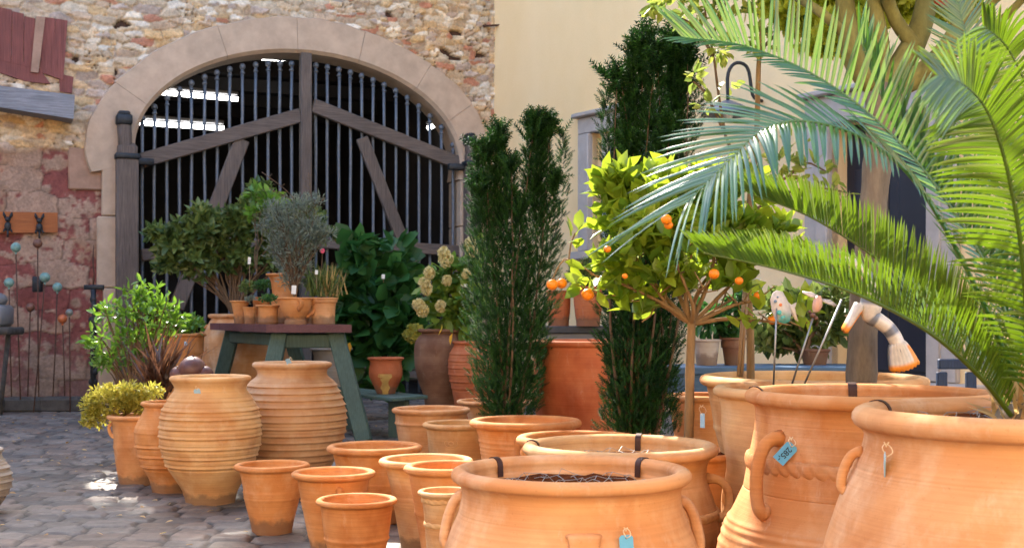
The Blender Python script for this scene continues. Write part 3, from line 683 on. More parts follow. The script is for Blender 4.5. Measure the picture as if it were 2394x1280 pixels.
# ------------------------------------------------------------------ cream house
HO = Vector((-.27, 18.68, 0)); HA = math.atan2(-.84, .545); HU = Vector((math.cos(HA), math.sin(HA), 0)); HN = Vector((-math.sin(HA), math.cos(HA), 0))
def Q(x, y, out=0): return onwall(HO, HU, HN, x, y, out)
house = empty('cream_house', HO, 'cream rendered house with grey stone window and door surrounds at right', 'house', rz=HA)
wa, wb = Q(1385, 300), Q(1560, 300); wz0, wz1 = 2.05, Q(1400, 308).z; da, db = Q(1945, 300), Q(2175, 300); dz0, dz1 = .55, 3.2
def wall_open(parent, t0, t1, z0, z1, ops, rev, mat):
    ts = sorted({t0, t1}|{o[0] for o in ops}|{o[1] for o in ops}); zs = sorted({z0, z1}|{o[2] for o in ops}|{o[3] for o in ops}); mb = MB()
    for i in range(len(ts)-1):
        for j in range(len(zs)-1):
            c = ((ts[i]+ts[i+1])/2, (zs[j]+zs[j+1])/2)
            if any(o[0] < c[0] < o[1] and o[2] < c[1] < o[3] for o in ops): continue
            mb.add([(ts[i], 0, zs[j]), (ts[i+1], 0, zs[j]), (ts[i+1], 0, zs[j+1]), (ts[i], 0, zs[j+1])], [(0, 1, 2, 3)])
    for a, b, c, d in ops:
        mb.add([(a, 0, c), (b, 0, c), (b, 0, d), (a, 0, d), (a, rev, c), (b, rev, c), (b, rev, d), (a, rev, d)], [(0, 4, 5, 1), (1, 5, 6, 2), (2, 6, 7, 3), (3, 7, 4, 0)])
    mb.add([(t0, .5, z0), (t1, .5, z0), (t1, .5, z1), (t0, .5, z1)], [(3, 2, 1, 0)]); mb.add([(t1, 0, z0), (t1, .5, z0), (t1, .5, z1), (t1, 0, z1)], [(0, 1, 2, 3)])
    mb.add([(t0, 0, z1), (t1, 0, z1), (t1, .5, z1), (t0, .5, z1)], [(0, 1, 2, 3)])
    return mb.make('wall', mat, parent, smooth=False)
wall_open(house, -.02, 17, -.05, 8.4, [(wa.x, wb.x, wz0, wz1), (da.x, db.x, dz0, dz1)], .3, M_['cream'])
def surround(a, b, z0, z1, wl, wt, sill, name):
    w = empty(name, (0, 0, 0)); w.parent = house
    m = MB(); y = -.03; d = .16
    m.box((a-wl/2, .02, (z0+z1)/2), (wl, d, z1-z0), bev=.012); m.box((b+wl/2, .02, (z0+z1)/2), (wl, d, z1-z0), bev=.012)
    m.box(((a+b)/2, .02, z1+wt/2), (b-a+2*wl, d, wt), bev=.012); m.box(((a+b)/2, -.01, z1+wt+.03), (b-a+2*wl+.1, d+.1, .06), bev=.015)
    m.box((a-wl*.25, .05, (z0+z1)/2), (wl*.5-.004, d+.1, z1-z0-.01), bev=.012); m.box((b+wl*.25, .05, (z0+z1)/2), (wl*.5-.004, d+.1, z1-z0-.01), bev=.012)
    if sill: m.box(((a+b)/2, -.02, z0-.06), (b-a+2*wl+.12, d+.14, .11), bev=.015)
    sharp(m.make('surround', M_['gstone'], w)); return w
w = surround(wa.x, wb.x, wz0, wz1, .26, .22, True, 'window')
m = MB(); a, b = wa.x, wb.x
for x in (a+.05, (a+b)/2, b-.05): m.box((x, .17, (wz0+wz1)/2), (.09, .06, wz1-wz0), bev=.01)
for z_ in (wz0+.05, wz1-.05, wz0+(wz1-wz0)*.66): m.box(((a+b)/2, .172, z_), (b-a-.02, .05, .08), bev=.01)
sharp(m.make('frame', M_['white'], w)); m = MB(); m.box(((a+b)/2, .20, (wz0+wz1)/2), (b-a, .012, wz1-wz0)); m.make('pane', M_['glass'], w, smooth=False)
w = surround(da.x, db.x, dz0, dz1, .34, .30, False, 'doorway')
m = MB(); a, b = da.x, db.x; m.box(((a+b)/2, .26, (dz0+dz1)/2), (b-a, .06, dz1-dz0))
for q in (0, 1):
    for z_ in (dz0+.5, dz0+1.75): m.box((a+(b-a)*(.27+.46*q), .225, z_), ((b-a)*.36, .02, .85), bev=.015)
m.make('door', M_['door'], w, smooth=False)
k = Q(2148, 602); m = MB(); m.ball((k.x, .14, k.z), .045, 12); m.tube([(k.x, .24, k.z), (k.x, .14, k.z)], .015, 8); m.box((k.x-.05, .222, k.z-.1), (.06, .012, .34), bev=.004); m.tube([(k.x-.06, .19, k.z-.02), (k.x-.06, .19, k.z-.22)], .014, 8)
m.make('door_handle', M_['brass'], w)
m = MB()
for i in range(4): m.box(((a+b)/2, -.25-.28*i, (dz0-.14*i)/2-.003), (b-a+1.4, .5-.002*i, dz0-.14*i), bev=.01)
m.make('doorstep', M_['gstone'], house, smooth=False)
m = MB()
m.add([(-.3, -.45, 8.35), (17.2, -.45, 8.35), (17.2, 5, 11.4), (-.3, 5, 11.4), (-.3, -.45, 8.45), (17.2, -.45, 8.45), (17.2, 5, 11.5), (-.3, 5, 11.5)], [(0, 3, 2, 1), (4, 5, 6, 7), (0, 1, 5, 4), (1, 2, 6, 5), (3, 0, 4, 7)])
m.make('roof', M_['roof'], house, smooth=False)
# added unseen house behind the viewer, placed to bounce warm light back
rear = empty('reflector_house', (0, -7.5, 0), 'added cream house behind the viewer, unseen, bouncing warm light back', 'house')
m = MB(); m.box((0, -2, 4.75), (26, 4, 9.5)); m.make('wall', M_['cream2'], rear, smooth=False)
m = MB(); m.box((0, -2, 9.8), (27, 5, .5)); m.make('roof', M_['roof'], rear, smooth=False)
m = MB()
for x in (-8, -4.5, -1, 2.5, 6, 9.5):
    for z_ in (1.7, 4.9): m = MB(); m.box((x, .01, z_), (1, .06, 1.5)); m.make('window', M_['glass'], rear, smooth=False)
side = empty('side_house', (-9.8, -2, 0), 'cream rendered side wing closing the courtyard at left', 'house')
m = MB(); m.box((-1, 3.5, 2.6), (2, 19, 5.2)); m.make('wall', M_['cream2'], side, smooth=False)
m = MB(); m.box((-1, 3.5, 5.35), (2.6, 19.4, .3)); m.make('roof', M_['roof'], side, smooth=False)

# ------------------------------------------------------------------ ribbed jars, left foreground
GR = 'empty terracotta pots on the cobbles'; GJ = 'ribbed terracotta jars'
A = pot('ribbed_jar', 'big honey ribbed jar with pale tag on its neck, in front at left', 'jar', 492, 7.86, 884, 94, 8,
  [(893, 88), (903, 83), (912, 84), (926, 94), (955, 110), (985, 116), (1012, 117), (1040, 115), (1062, 108), (1084, 101), (1110, 85), (1140, 66), (1165, 58), (1178, 56)], 'honey', ribs=[(932, 2.5), 955, 973, 995, 1016, 1040, 1063, 1084], group=GJ)
Bj = pot('ribbed_jar', 'wide pinkish jar with many close ribs, behind the honey ribbed jar', 'jar', 683, 8.5, 852, 92, 8,
  [(862, 82), (872, 80), (880, 84), (893, 99), (915, 110), (945, 122), (975, 126), (1010, 123), (1045, 112), (1080, 96), (1120, 72), (1144, 62)], 'beige', ribs=[899, 914, 929, 945, 961, 977, 993, 1009, 1024, 1040, 1055, 1070], group=GJ)
Cj = pot('ribbed_jar', 'slim orange jar with three low ribs, tucked behind the honey ribbed jar', 'jar', 399, 8.35, 942, 68, 6,
  [(950, 60), (960, 62), (985, 75), (1005, 82), (1035, 79), (1062, 74), (1087, 66), (1115, 50), (1140, 43), (1155, 41)], 'orange', ribs=[(1007, 1), 1040, 1063, 1087], group=GJ)
Ej = pot('ribbed_jar', 'grey beige ribbed jar cut by the left edge', 'jar', -62, 7.4, 1052, 66, 6,
  [(1060, 60), (1070, 64), (1090, 76), (1115, 84), (1140, 82), (1165, 70), (1190, 54)], 'grey', ribs=[(1076, 2), 1092, 1108, 1124, 1140, 1156], group=GJ)
P_D = pot('planter', 'orange planter with a ring handle holding low yellow foliage at left', 'planter', 319, 8.77, 973, 67, 6,
  [(981, 56), (1000, 52), (1060, 49), (1120, 40), (1132, 38)], 'pink', rings=[(1030, 2, 2), (1037, 2, 2), (1044, 2, 2)], soil=10, group='planted pots')
handle(P_D, 185, 990, 1020, 12, 4, 'pink')
P_D2 = pot('planter', 'slim orange planter behind the ring handled planter, holding the glossy green bush', 'planter', 305, 10.0, 985, 50, 5,
  [(993, 42), (1040, 36), (1083, 30)], 'orange', soil=8, group='planted pots')
# ------------------------------------------------------------------ small empty pots, middle foreground
F_ = pot('flowerpot', 'small orange flowerpot with three rings, nearest the ribbed jars', 'flowerpot', 636, 6.85, 1089, 88, 8,
  [(1097, 75), (1140, 66), (1170, 62), (1210, 52), (1235, 47), (1243, 46)], 'orange', rings=[(1147, 2.2, 2.5), (1154, 2.4, 2.5), (1161, 2.2, 2.5)], group=GR, wall=11)
G_ = pot('flowerpot', 'orange flowerpot with a lug on its rear side, behind the shallow brown pot', 'flowerpot', 780, 6.2, 1107, 98, 9,
  [(1116, 84), (1160, 76), (1220, 65), (1280, 52), (1296, 50)], 'orange', rings=[(1168, 2.2, 2.5), (1176, 2.2, 2.5), (1184, 2, 2.5)], group=GR, wall=11)
handle(G_, -72, 1135, 1160, 10, 7, 'orange', name='lug')
H_ = pot('flowerpot', 'brownish flowerpot with pale inside and one low ring, in front', 'flowerpot', 834, 5.75, 1170, 95, 8,
  [(1178, 84), (1215, 80), (1255, 74), (1300, 64), (1340, 55)], 'orange', rings=[(1256, 3, 3.5)], group=GR, wall=11)
I_ = pot('flowerpot', 'wide orange flowerpot with two faint rings, behind the small pots', 'flowerpot', 876, 7.2, 1047, 111, 10,
  [(1057, 96), (1110, 84), (1160, 74), (1218, 62)], 'orange', rings=[(1126, 2, 2.5), (1133, 2, 2.5), (1140, 2, 2.5)], group=GR, wall=12)
J_ = pot('flowerpot', 'tall honey flowerpot overlapped by another, left rim touching', 'flowerpot', 996, 6.3, 1078, 110, 10,
  [(1088, 94), (1130, 84), (1172, 76), (1230, 66), (1287, 56)], 'honey', rings=[(1160, 2.2, 2.5), (1168, 2.4, 2.5), (1176, 2.2, 2.5)], group=GR, wall=12)
K_ = pot('flowerpot', 'orange flowerpot behind the large front urn, overlapping the honey flowerpot', 'flowerpot', 1046, 5.7, 1094, 102, 11,
  [(1104, 90), (1150, 82), (1200, 74), (1260, 64), (1345, 52)], 'orange', rings=[(1192, 2.5, 2.5), (1198, 2.2, 2.5)], group=GR, wall=13)
L_ = pot('flowerpot', 'small flowerpot with rope trim under the rim, beside the front urn', 'flowerpot', 1042, 5.1, 1150, 66, 7,
  [(1160, 56), (1200, 51), (1250, 47), (1320, 42), (1417, 36)], 'honey', group=GR, wall=10)
rope(L_, 1166, 3.5, 'honey', twists=20); rope(L_, 1222, 3.5, 'honey', twists=14)
M2 = pot('flowerpot', 'pinkish flowerpot with a raised band, beside the left yew', 'flowerpot', 1008, 8.8, 958, 92, 7,
  [(966, 84), (984, 83), (992, 82), (1040, 74), (1100, 60), (1130, 55)], 'pink', rings=[(987, 2.5, 3)], group=GR, wall=9)
N_ = pot('flowerpot', 'pale yellow flowerpot with an oval stamp, between two larger pots', 'flowerpot', 1078, 8.0, 992, 90, 7,
  [(1000, 81), (1030, 77), (1062, 74), (1110, 62), (1170, 52)], 'honey', rings=[(1066, 2.2, 3)], group=GR, wall=9)
mb = MB(); root, z_, rad_, s_ = N_
for (rx, rz, r_) in ((15, 10, .9), (6, 4, .8)):
    pts = []
    for k in range(25):
        a = 2*PI*k/24; xx = (-20+rx*math.cos(a))*s_; R = rad_(1029)+.0005; pts.append((xx, -math.sqrt(R*R-xx*xx), z_(1028)+rz*math.sin(a)*s_))
    mb.tube(pts, r_*s_, 5, False)
mb.make('oval_stamp', TC['honey'], root)
O_ = pot('flowerpot', 'wide orange flowerpot with ridges and a lug, in front of the left yew', 'flowerpot', 1229, 6.8, 988, 131, 11,
  [(999, 116), (1030, 108), (1070, 102), (1130, 92), (1247, 70)], 'orange', rings=[(1028, 2, 3), (1040, 2, 3), (1049, 2, 3), (1058, 2, 3), (1068, 2, 3)], group=GR, wall=13)
handle(O_, -100, 1020, 1064, 10, 7, 'orange', name='lug')
P_ = pot('planter', 'wide orange planter partly hidden behind the clamped honey urn', 'planter', 1352, 5.2, 1028, 146, 13,
  [(1040, 130), (1080, 120), (1150, 110), (1250, 96), (1400, 80)], 'orange', group=GR, wall=14, soil=30)
handle(P_, 200, 1045, 1090, 14, 8, 'orange')
Y_ = pot('flowerpot', 'low terracotta pot just visible behind the left yew trunk', 'flowerpot', 1158, 9.5, 938, 90, 5,
  [(944, 82), (952, 70), (1000, 60), (1095, 50)], 'pink', group=GR, wall=8)
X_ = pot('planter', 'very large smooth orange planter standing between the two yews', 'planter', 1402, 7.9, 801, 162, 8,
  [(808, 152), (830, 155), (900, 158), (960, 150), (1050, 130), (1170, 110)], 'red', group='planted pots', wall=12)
W_ = pot('planter', 'ridged orange planter behind the orange tree stem', 'planter', 1652, 6.4, 928, 92, 9,
  [(938, 84), (975, 80), (1010, 76), (1060, 72), (1270, 55)], 'orange', rings=[(977, 2, 2.5), (986, 2, 2.5), (995, 2, 2.5), (1004, 2, 2.5), (1060, 2, 3), (1070, 2, 3)], group='planted pots', wall=11, soil=16)
# ------------------------------------------------------------------ big urns, right foreground
GU = 'big handled terracotta urns in the foreground'
Rr = pot('urn', 'large pinkish rimmed urn with front lug at bottom centre', 'urn', 1335, 3.0, 1108, 281, 20,
  [(1122, 268), (1134, 259), (1150, 256), (1170, 258), (1200, 266), (1240, 283), (1300, 304), (1420, 345), (1600, 345), (1750, 290), (1895, 200)], 'pink', soil=42, group=GU, wall=16, grooves=[(1193, 1.6)], seg=128, nres=160, wob=.003)
handle(Rr, 178, 1160, 1270, 18, 12, 'pink'); handle(Rr, 2, 1172, 1285, 20, 13, 'pink'); 
def strap_lug(p, a, y0, y1, out, wid, th, mat):
    root, z, rad, s = p; a = math.radians(a); u = Vector((math.cos(a), math.sin(a), 0)); v = Vector((-math.sin(a), math.cos(a), 0))
    C = cr([(rad(y0)-.004, z(y0)), (rad(y0)+out*s*.8, z(y0+4)), (rad(y0)+out*s*1.25, z(y0+(y1-y0)*.25)), (rad(y1)+out*s*.9, z(y0+(y1-y0)*.7)), (rad(y1)-.004, z(y1))], 16)
    vs = []; fs = []; m = 14; P = [u*c[0]+Vector((0, 0, c[1])) for c in C]
    for i, q in enumerate(P):
        d = (P[min(i+1, 15)]-P[max(i-1, 0)]).normalized(); nn = d.cross(v).normalized(); w_ = wid*(1.12-.22*math.sin(PI*i/15))
        for k in range(m):
            b = 2*PI*k/m; cb, sb = math.cos(b), math.sin(b); vs.append(q+v*(w_*s/2*abs(cb)**.6*(1 if cb > 0 else -1))+nn*(th*s/2*abs(sb)**.8*(1 if sb > 0 else -1)))
    for i in range(15):
        for k in range(m): fs.append((i*m+k, i*m+(k+1) % m, (i+1)*m+(k+1) % m, (i+1)*m+k))
    fs += [tuple(range(m))[::-1], tuple(15*m+k for k in range(m))]
    return MB().add(vs, fs).make('lug', TC[mat], root)
strap_lug(Rr, -87, 1206, 1330, 14, 72, 15, 'pink')
Qq = pot('urn', 'honey urn with brown rim clamps and rope bands, behind the front urn', 'urn', 1450, 4.2, 1048, 228, 17,
  [(1060, 214), (1074, 205), (1095, 200), (1120, 203), (1150, 212), (1180, 222), (1192, 226), (1230, 228), (1275, 226), (1350, 215), (1564, 130)], 'honey', soil=36, group=GU, wall=15, seg=120, nres=120, grooves=[(1122, 1.2)], wob=.003)
rope(Qq, 1192, 6, 'honey', twists=64); rope(Qq, 1272, 6, 'honey', twists=64)
handle(Qq, -12, 1112, 1200, 44, 10, 'honey'); handle(Qq, 190, 1112, 1200, 40, 10, 'honey')
Vv = pot('urn', 'wide rimmed tapering urn, rearmost of the big urns', 'urn', 1900, 5.0, 889, 262, 15,
  [(901, 246), (925, 240), (960, 234), (1005, 226), (1080, 208), (1200, 180), (1431, 130)], 'honey', group=GU, rings=[(1000, 4, 5), (934, 1.5, 3)], wall=16, seg=110, soil=50)
Uu = pot('urn', 'honey urn with a hanging string tag, behind the rope banded urn', 'urn', 1925, 4.3, 915, 256, 15,
  [(927, 242), (960, 236), (1010, 236), (1060, 228), (1100, 224), (1200, 236), (1400, 210), (1544, 150)], 'honey', group=GU, wall=16, seg=110, soil=34, nres=90)
Tt = pot('urn', 'orange urn with a curled handle, rope band and blue price tag', 'urn', 2036, 3.6, 927, 292, 20,
  [(940, 276), (955, 268), (975, 267), (1010, 270), (1080, 284), (1136, 294), (1145, 297), (1190, 318), (1240, 342), (1330, 362), (1500, 350), (1702, 220)], 'orange', group=GU, wall=18, seg=128, nres=170, soil=60,
  grooves=[(983, 1.2), (1006, 1.2), (1140, 1.5)], rings=[(1212, 3.5, 4), (1226, 4, 4), (1246, 3.5, 4), (1268, 3, 4)], wob=.003)
rope(Tt, 1078, 8.5, 'orange', twists=56, vert=2.3)
handle(Tt, 207, 1012, 1176, 52, 15, 'orange', lower=1.2); handle(Tt, -20, 1012, 1178, 50, 17, 'orange')
Ss = pot('urn', 'largest pale orange urn holding the cycad at the right edge', 'urn', 2392, 2.65, 980, 389, 33,
  [(1003, 368), (1018, 360), (1036, 361), (1060, 368), (1100, 386), (1150, 408), (1220, 432), (1300, 456), (1450, 490), (1700, 480), (2048, 300)], 'pink', group=GU, wall=26, seg=160, nres=180, soil=26,
  grooves=[(1096, 1.5)], wob=.003)
handle(Ss, 172, 1062, 1150, 24, 12, 'pink')
Zr = pot('jar', 'tall peach jar standing behind the cycad at the right edge', 'jar', 2420, 5.5, 700, 60, 8, [(710, 52), (760, 62), (840, 84), (930, 104), (1050, 110), (1200, 95), (1368, 70)], 'beige', group='planted pots')
clamp(Rr, 134, 1108, 281, 20, 28, 'brown steel clamp over the left rim of the front urn', 17)
clamp(Rr, 44, 1108, 281, 20, 28, 'brown steel clamp over the right rim of the front urn', 17)
clamp(Qq, 168, 1048, 228, 17, 24, 'brown steel clamp over the left rim of the honey urn', 13); clamp(Qq, 72, 1048, 228, 17, 26, 'brown steel clamp over the rear rim of the honey urn', 14)
clamp(Tt, 158, 927, 292, 20, 30, 'brown steel clamp lying on the left rim of the blue tagged urn', 14); clamp(Tt, 84, 927, 292, 20, 30, 'dark steel clamp on the rear rim of the blue tagged urn', 22)
clamp(Ss, 140, 980, 389, 33, 26, 'brown steel clamp over the cycad urn rim', 16)
wirenet(Rr, 1136, .86, 'crumpled hexagonal wire netting inside the front urn'); wirenet(Qq, 1073, .86, 'hexagonal wire netting inside the honey urn')
wirenet(Ss, 992, .84, 'wire netting over the soil in the cycad urn')
# tags
def ontag(p, cx, cy, pc, **k):
    root, z, rad, s = p; zz = H-(cy-HY)/F*root.location.y
    R = rad(cy); D0 = root.location.y-R*.985; X = (cx-CX)/F*D0; return Vector((X, root.location.y-math.sqrt(max(R*R-(X-root.location.x)**2, 0))-.006, H-(cy-HY)/F*D0))
ptag(ontag(Tt, 1880, 1050, 0), .036, .062, math.radians(42), 'blue price tag marked 285 on the orange rope banded urn', text='285,-', yaw=-.25, tilt=-.08, loopr=.009, txt_rot=PI/2, knot=True)
ptag(ontag(Rr, 1464, 1251, 0), .031, .055, math.radians(-3), 'blue price tag hanging low on the front urn', yaw=.12, tilt=-.1, loopr=.008)
ptag(ontag(Ss, 2152, 1092, 0)+Vector((0, -.012, 0)), .030, .050, math.radians(-30), 'grey price tag seen edge on, tied to the cycad urn', mat='pblue', yaw=1.33, loopr=.010)
ptag(ontag(Aj, 460, 910, 0) if False else ontag(A, 460, 908, 0), .04, .055, math.radians(-14), 'small pale tag on the neck of the honey ribbed jar', mat='pblue', yaw=-.1, loopr=.008)
ptag(ontag(Uu, 1688, 985, 0)+Vector((-.01, 0, 0)), .02, .05, 0, 'pale tag on a long string at the side of the rear honey urn', mat='pblue', yaw=-.9, loopr=.012)
b = MB(); root, z_, rad_, s_ = Bj; e = ptag(root.location+Vector((.03, -.22, z_(844)+.012)), .04, .05, math.radians(70), 'pale blue tag lying on the rim of the pinkish jar', mat='pblue', tilt=-1.1, loopr=.008)

# ------------------------------------------------------------------ table and its pots
TD = 11.8; TB = empty('display_table', px(720, 1030, TD), 'heavy trestle table with maroon plank top and splayed green legs', 'table')
TL = Vector(TB.location); TZ = 1.105
def tl(x, y, D): return px(x, y, D)-TL
c0 = px(622, 750, TD); c1 = px(822, 750, TD); nr = px(490, 740, TD+2.3); 
c0.z = c1.z = TZ; bk = Vector((nr.x, nr.y, TZ)); bk2 = bk+(c1-c0)
mb = MB(); n_ = 5
for k in range(n_):
    a = k/n_; b = (k+1)/n_-.008
    P = [c0.lerp(bk, a), c1.lerp(bk2, a), c1.lerp(bk2, b), c0.lerp(bk, b)]
    P = [p-TL for p in P]; mb.add([p-Vector((0, 0, .075)) for p in P]+P, [(3, 2, 1, 0), (4, 5, 6, 7), (0, 1, 5, 4), (1, 2, 6, 5), (2, 3, 7, 6), (3, 0, 4, 7)])
mb.make('tabletop', M_['maroon'], TB, smooth=False)
def leg(a, b, w=.155, d=.10, side=Vector((0, 1, 0))):
    m = MB(); m.beam(a, b, w, d, side, bev=.01); sharp(m.make('leg', M_['green'], TB))
zt = TZ-.08
def at(p, z): return Vector((p.x-TL.x, p.y-TL.y, z))
f0 = px(655, 770, TD+.15); f1 = px(785, 770, TD+.15); g0 = px(598, 1030, TD-.1); g1 = px(852, 1030, TD-.1)
leg(at(f0, zt), at(g0, .0)); leg(at(f1, zt), at(g1, 0))
b0_ = px(545, 770, TD+2.0); b1_ = px(676, 770, TD+2.0); h0 = px(492, 940, TD+2.2); h1 = px(735, 940, TD+2.2)
leg(at(b0_, zt), at(h0, 0)); leg(at(b1_, zt), at(h1, 0))
m = MB(); m.beam(at(f0, zt-.08), at(f1, zt-.08), .13, .07, bev=.01); m.beam(at(b0_, zt-.08), at(b1_, zt-.08), .13, .07, bev=.01)
m.beam(at(f0, zt-.07)+Vector((0, .06, 0)), at(b0_, zt-.07)-Vector((0, .06, 0)), .12, .06, Vector((1, 0, 0)), bev=.01); m.beam(at(f1, zt-.07)+Vector((0, .06, 0)), at(b1_, zt-.07)-Vector((0, .06, 0)), .12, .06, Vector((1, 0, 0)), bev=.01)
m.make('apron', M_['green'], TB, smooth=False)
m = MB(); q0 = at(f0.lerp(g0, .55), .46); q1 = at(f1.lerp(g1, .55), .46); m.beam(q0+Vector((0, .05, 0)), q1+Vector((0, .05, 0)), .1, .05, bev=.008); m.make('stretcher', M_['green'], TB)
GT = 'small planted pots on the table'
def tpot(label, cx, yb, D, ry, rh, tr, body, mat, **k):
    s = D/F; zb = TZ+.001; yb2 = HY+(H-zb)*F/D; d = yb2-yb
    return pot('small_pot', label, 'pot', cx, D, ry+d, rh, tr, [(y+d, h) for y, h in body], mat, base_y=yb2, group=GT, seg=40, **k)
ta = tpot('small footed orange urn with scroll handle at the front of the table', 691, 750, 12.2, 690, 43, 2.6, [(693, 38), (705, 37), (720, 32), (733, 24), (739, 22), (741, 25), (750, 26)], 'orange', soil=6, feet=.9)
handle(ta, -62, ta[1](0)*0+ (698+HY+(H-TZ-.001)*F/12.2-750), 710+HY+(H-TZ-.001)*F/12.2-750, 6, 4.5, 'orange', w=2.0)
d_ = HY+(H-TZ-.001)*F/12.2-750
handle(ta, 5, 700+d_, 732+d_, 16, 4, 'orange')
tb = tpot('low bowl with three feet, left of the footed urn', 627, 748, 12.3, 705, 30, 2, [(707, 25), (715, 23), (735, 23), (742, 24), (748, 22)], 'orange', soil=5, feet=.6)
tc_ = tpot('smallest pot on the table, with a tiny sedum', 584, 742, 12.6, 704, 17, 1.6, [(706, 15), (725, 13), (742, 12)], 'orange', soil=4)
td = tpot('tapering ringed pot at the left end of the table', 561, 740, 13.0, 688, 24, 2, [(691, 20), (702, 18), (715, 15), (740, 13)], 'orange', soil=5, rings=[(700+0, 1, 2)])
te = tpot('flared pot of bright green sedum in the middle row', 612, 735, 13.2, 675, 25, 2, [(678, 22), (690, 20), (710, 17), (735, 15)], 'orange', soil=5)
tf = tpot('tall wavy rimmed pot standing behind the footed urn', 666, 742, 13.0, 628, 45, 3, [(632, 38), (645, 33), (665, 30), (680, 28), (684, 31), (705, 31), (742, 26)], 'orange', soil=6, wob=.02)
tg = tpot('collared pink pot of dry grass at the right end of the table', 756, 748, 12.3, 688, 35, 2.5, [(692, 33), (697, 32), (701, 29), (725, 27), (748, 27)], 'pink', soil=6)
th_ = tpot('orange pot half hidden behind the collared pink pot', 735, 735, 13.3, 676, 26, 2, [(679, 24), (700, 22), (735, 20)], 'orange', soil=5)
# bench with blotchy pot
be = empty('slatted_bench', px(900, 990, 12.2), 'low green slatted bench at right of the table', 'bench'); bl = Vector(be.location); bl.z = 0; be.location = bl
bz = H-(925-HY)/F*12.2
A_, B_ = px(826, 900, 13.2), px(985, 938, 12.0)
m = MB()
for k in range(3):
    o_ = Vector((-.10, -.14, 0))*k; p0 = Vector((A_.x, A_.y, bz))-bl+o_; p1 = Vector((B_.x, B_.y, bz))-bl+o_; m.beam(p0, p1, .15, .035, Vector((0, 0, 1)), bev=.006)
m.make('seat', M_['greenh'], be, smooth=False)
for p in (A_.lerp(B_, .12), A_.lerp(B_, .85)):
    m = MB(); m.beam(Vector((p.x-.1, p.y-.14, 0))-bl, Vector((p.x-.1, p.y-.14, bz-.02))-bl, .3, .06, Vector((1, .8, 0)), bev=.01); m.make('leg', M_['green'], be, smooth=False)
pz = pot('small_pot', 'blotchy red and yellow glazed pot standing on the green bench', 'pot', 902, 12.3, 837, 43, 3.2, [(842, 37), (852, 37), (866, 39), (880, 38), (900, 29), (915, 23), (930, 21)], 'red', base_y=HY+(H-bz-.018)*F/12.3, group='single pots', seg=48)
m = MB(); s_ = pz[3]; vs = []; fs = []
for i in range(9):
    for k in range(7):
        yy = 872+i*6.5; aa = -PI/2+.05+(k-3)*.10*(1+.25*math.sin(i*1.7))*(1.3-.12*i if i < 5 else 1.2); R = pz[2](min(yy, 928))+.0012
        vs.append((R*math.cos(aa), R*math.sin(aa), pz[1](yy)))
for i in range(8):
    for k in range(6): a = i*7+k; fs.append((a, a+1, a+8, a+7))
m.add(vs, fs).make('glaze_patch', plain('yellow_glaze', (.5, .32, .10), .4, 0, .2, 14, .1), pz[0])
# pots behind the table
AA = pot('jar', 'pale orange jar with ear handle standing behind the table', 'jar', 572, 14.6, 738, 84, 6, [(744, 76), (758, 84), (775, 92), (800, 96), (845, 97), (900, 86), (973, 60)], 'pink', rings=[(842, 1.5, 1.5), (850, 1.5, 1.5), (800, 1, 2)], soil=8, group='planted pots')
handle(AA, 178, 762, 800, 12, 3.6, 'pink')
BBp = pot('planter', 'broad orange planter with a band, left of the table', 'planter', 413, 13.0, 782, 68, 4, [(786, 63), (800, 62), (820, 61), (860, 55), (1002, 40)], 'orange', rings=[(823, 1.5, 2)], soil=6, group='planted pots')
CCp = pot('jar', 'smooth orange jar behind the table legs', 'jar', 640, 15.4, 779, 52, 4, [(784, 46), (800, 52), (840, 58), (880, 52), (960, 36)], 'pink', rings=[(836, 1.2, 1.5), (842, 1.2, 1.5)], group='planted pots')
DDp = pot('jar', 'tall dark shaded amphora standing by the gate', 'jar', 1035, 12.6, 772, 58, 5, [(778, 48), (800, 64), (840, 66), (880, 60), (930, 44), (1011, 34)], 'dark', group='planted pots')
EEp = pot('jar', 'dark red ribbed jar just behind the left yew', 'jar', 1110, 12.2, 800, 54, 4, [(806, 48), (830, 60), (870, 62), (920, 52), (1020, 36)], 'red', ribs=[(826, 2), (842, 2), (858, 2), (874, 2), (890, 2), (906, 2)], group='planted pots')
FFp = pot('tub', 'grey metal tub in the shade under the table', 'tub', 775, 14.0, 815, 50, 3, [(820, 44), (850, 40), (984, 32)], 'grey', group='single pots')
# slate topped cabinet with two ridged pots, behind the yews
cb = empty('cabinet', px(1350, 1083, 10.8), 'grey slate topped cabinet behind the very large orange planter', 'cabinet'); cb.location.z = 0
zt_ = H-(762-HY)/F*10.8
m = MB(); m.box((0.02, .3, zt_-.03), (.62, .66, .06), bev=.006); m.make('top', M_['slate'], cb, smooth=False)
m = MB(); m.box((0.02, .3, (zt_-.063)/2), (.56, .6, zt_-.063), bev=.006); m.make('body', M_['greymet'], cb, smooth=False)
def cpot(label, cx, D, ry, rh, body, mat='red', name='small_pot', **k):
    yb = HY+(H-zt_-.001)*F/D; return pot(name, label, 'pot', cx, D, ry, rh, 3, body, mat, base_y=yb, group='ridged pots on the cabinet', seg=40, **k)
R1 = cpot('shorter ridged red pot on the slate top, beside the left yew', 1306, 10.9, 681, 30, [(685, 27), (720, 27), (754, 24)], ribs=[(y, 1.2) for y in range(696, 750, 6)], soil=6)
R2 = cpot('taller ridged red pot on the slate top, between the yews', 1375, 10.8, 672, 39, [(677, 35), (710, 33), (754, 28)], ribs=[(y, 1.2) for y in range(690, 750, 6)], soil=6)
